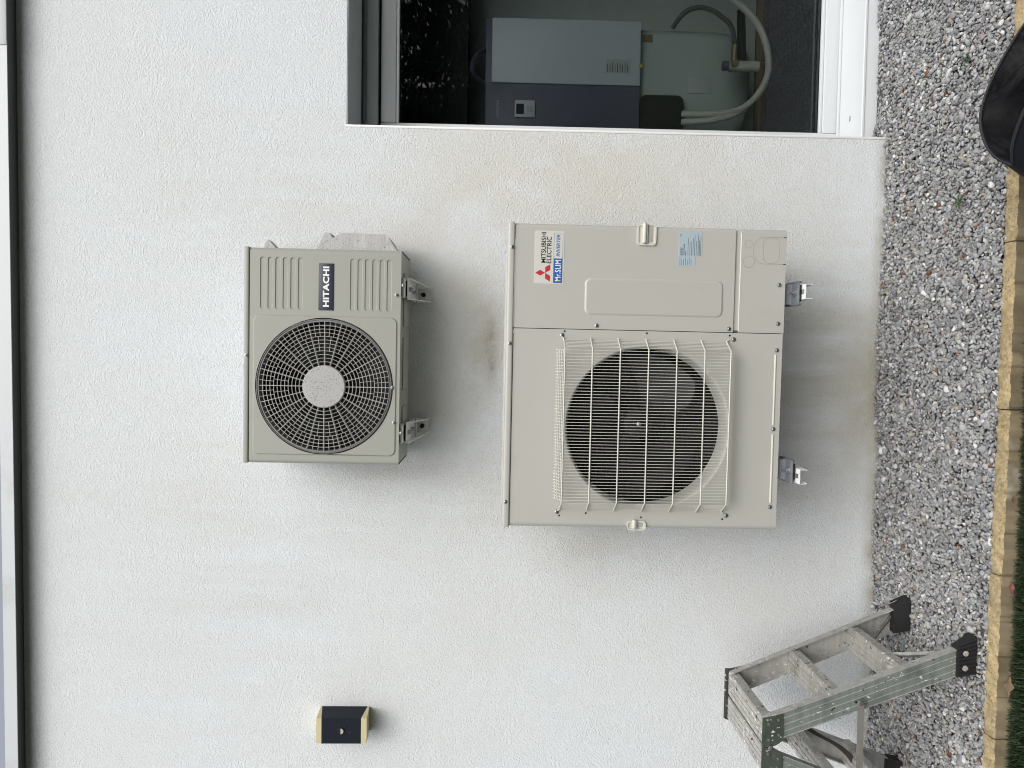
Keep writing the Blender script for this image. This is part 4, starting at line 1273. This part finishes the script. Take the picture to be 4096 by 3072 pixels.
for k in range(len(arch) - 1):
    for q in range(4):
        p = arch[k].lerp(arch[k + 1], q / 4) + Vector((0, -.0048, .002)) - bag.location
        if first:
            teeth0.location = p; first = False
        else:
            dup(teeth0, zp, p)

# ================================================================== SMALL PLANTS AND LEAVES
def leaf_mesh(mb, p, ang, L, wd, rise, droop, lobes=3):
    c, s = math.cos(ang), math.sin(ang)
    n = 9
    vs, fs = [], []
    for i in range(n):
        u = i / (n - 1)
        ww = wd * math.sin(math.pi * min(1, u * .93 + .05)) * (1 + .45 * math.cos(u * lobes * 2 * math.pi))
        r = L * u
        z = p[2] + rise * math.sin(u * 1.9) - droop * u * u
        for q in (-1, 0, 1):
            vs.append((p[0] + c * r - s * ww * q, p[1] + s * r + c * ww * q, z + (.0015 if q else 0)))
    for i in range(n - 1):
        for j in (0, 1):
            k = i * 3 + j
            fs.append((k, k + 1, k + 4, k + 3))
    return mb.add(vs, fs)
wd_ = thing('weed', (.557, 2.445, .0), 'small green dandelion weed with toothed leaves growing in the gravel', 'weed')
for k, (a, L) in enumerate(((-1.9, .055), (-2.7, .048), (-1.2, .046), (.9, .05), (1.9, .04), (3.0, .035), (-.3, .034))):
    leaf_mesh(MB(), (.557, 2.445, .006), a, L * .85, .0045, .012, .008).build('leaf', M_LEAF, wd_)
wd2 = thing('weed', (1.043, 2.437, .0), 'tiny dark mossy weed among the stones near the open black bag', 'weed')
for k in range(9):
    leaf_mesh(MB(), (1.043 + random.uniform(-.012, .012), 2.437 + random.uniform(-.01, .01), .005), k * .75, .016, .004, .008, .002).build('leaf', M_LEAF, wd2)
def deadleaf(x, y, z, L, wd, ang, mat, label):
    mb = leaf_mesh(MB(), (0, 0, 0), 0, L, wd, .006, .003, 2)
    o = mb.build('fallen_leaf', mat, None, org=(L / 2, 0, 0))
    o.location = (x, y, z)
    o.rotation_euler = (R(62), R(8), ang)
    tag(o, label, 'leaf', 'dead leaves by the kerb')
deadleaf(-1.018, 2.154, -.022, .062, .011, .1, M_DRYLEAF, 'curled brown dry leaf on the grass edge beside the ladder foot')
deadleaf(-.704, 2.158, -.020, .040, .006, .3, M_REDLEAF, 'dark reddish dead leaf lying against the kerb by the grass')
deadleaf(-.423, 2.158, -.012, .022, .0025, -.1, M_REDLEAF, 'thin sliver of red dead leaf against the kerb face, smallest of the leaves')

# ================================================================== CONIFERS BEHIND THE CAMERA (mirrored in the glass)
def conifer():
    t = thing('conifer', (0, -6, -.055), 'dark conifer across the lawn, mirrored in the glass door', 'tree', 'conifers mirrored in the door glass')
    tr = MB().tube([(0, -6, -.06), (0, -6, 2.2), (0, -6, 4.6)], [.13, .09, .02], 8).build('trunk', M_BARK, t)
    r = np.random.default_rng(3)
    mb = MB()
    for i in range(7400):
        h = r.uniform(.2, 5.0)
        R0 = 1.6 * (1 - (h / 5.2) ** 2.2) + .12
        a = r.uniform(0, 2 * math.pi)
        br = .75 + .25 * math.sin(h * 9 + 3 * math.sin(a * 2)) 
        rad = R0 * br * math.sqrt(r.uniform(.15, 1))
        L, W = r.uniform(.16, .36), r.uniform(.02, .058)
        c = Vector((rad * math.cos(a), rad * math.sin(a), h - .25 * rad))
        d = Vector((math.cos(a + r.normal(0, .5)), math.sin(a + r.normal(0, .5)), r.normal(-.35, .35))).normalized()
        s = d.cross(Vector((r.normal(), r.normal(), r.normal()))).normalized()
        c = c + Vector((0, -6, 0))
        mb.add([c - s * W, c + s * W, c + d * L], [(0, 1, 2)])
    mb.build('crown', M_CONIFER, t, smooth=False)
    return t
c0 = conifer()
c0.scale = (1, 1, .66)
for i, (x, y) in enumerate(((1.9, -6.8), (3.5, -6.3), (-2.3, -7.2), (5.0, -7.2), (-4.6, -6.6), (6.7, -6.9), (2.7, -8.2), (8.6, -7.4))):
    c = copy_tree(c0, None, (x, y, -.055))
    c.rotation_euler = (0, 0, 1.1 * i)
    c.scale = (1.0, 1.0, (1.0 if x > 2.4 else .62) + .05 * math.sin(i * 2.1))
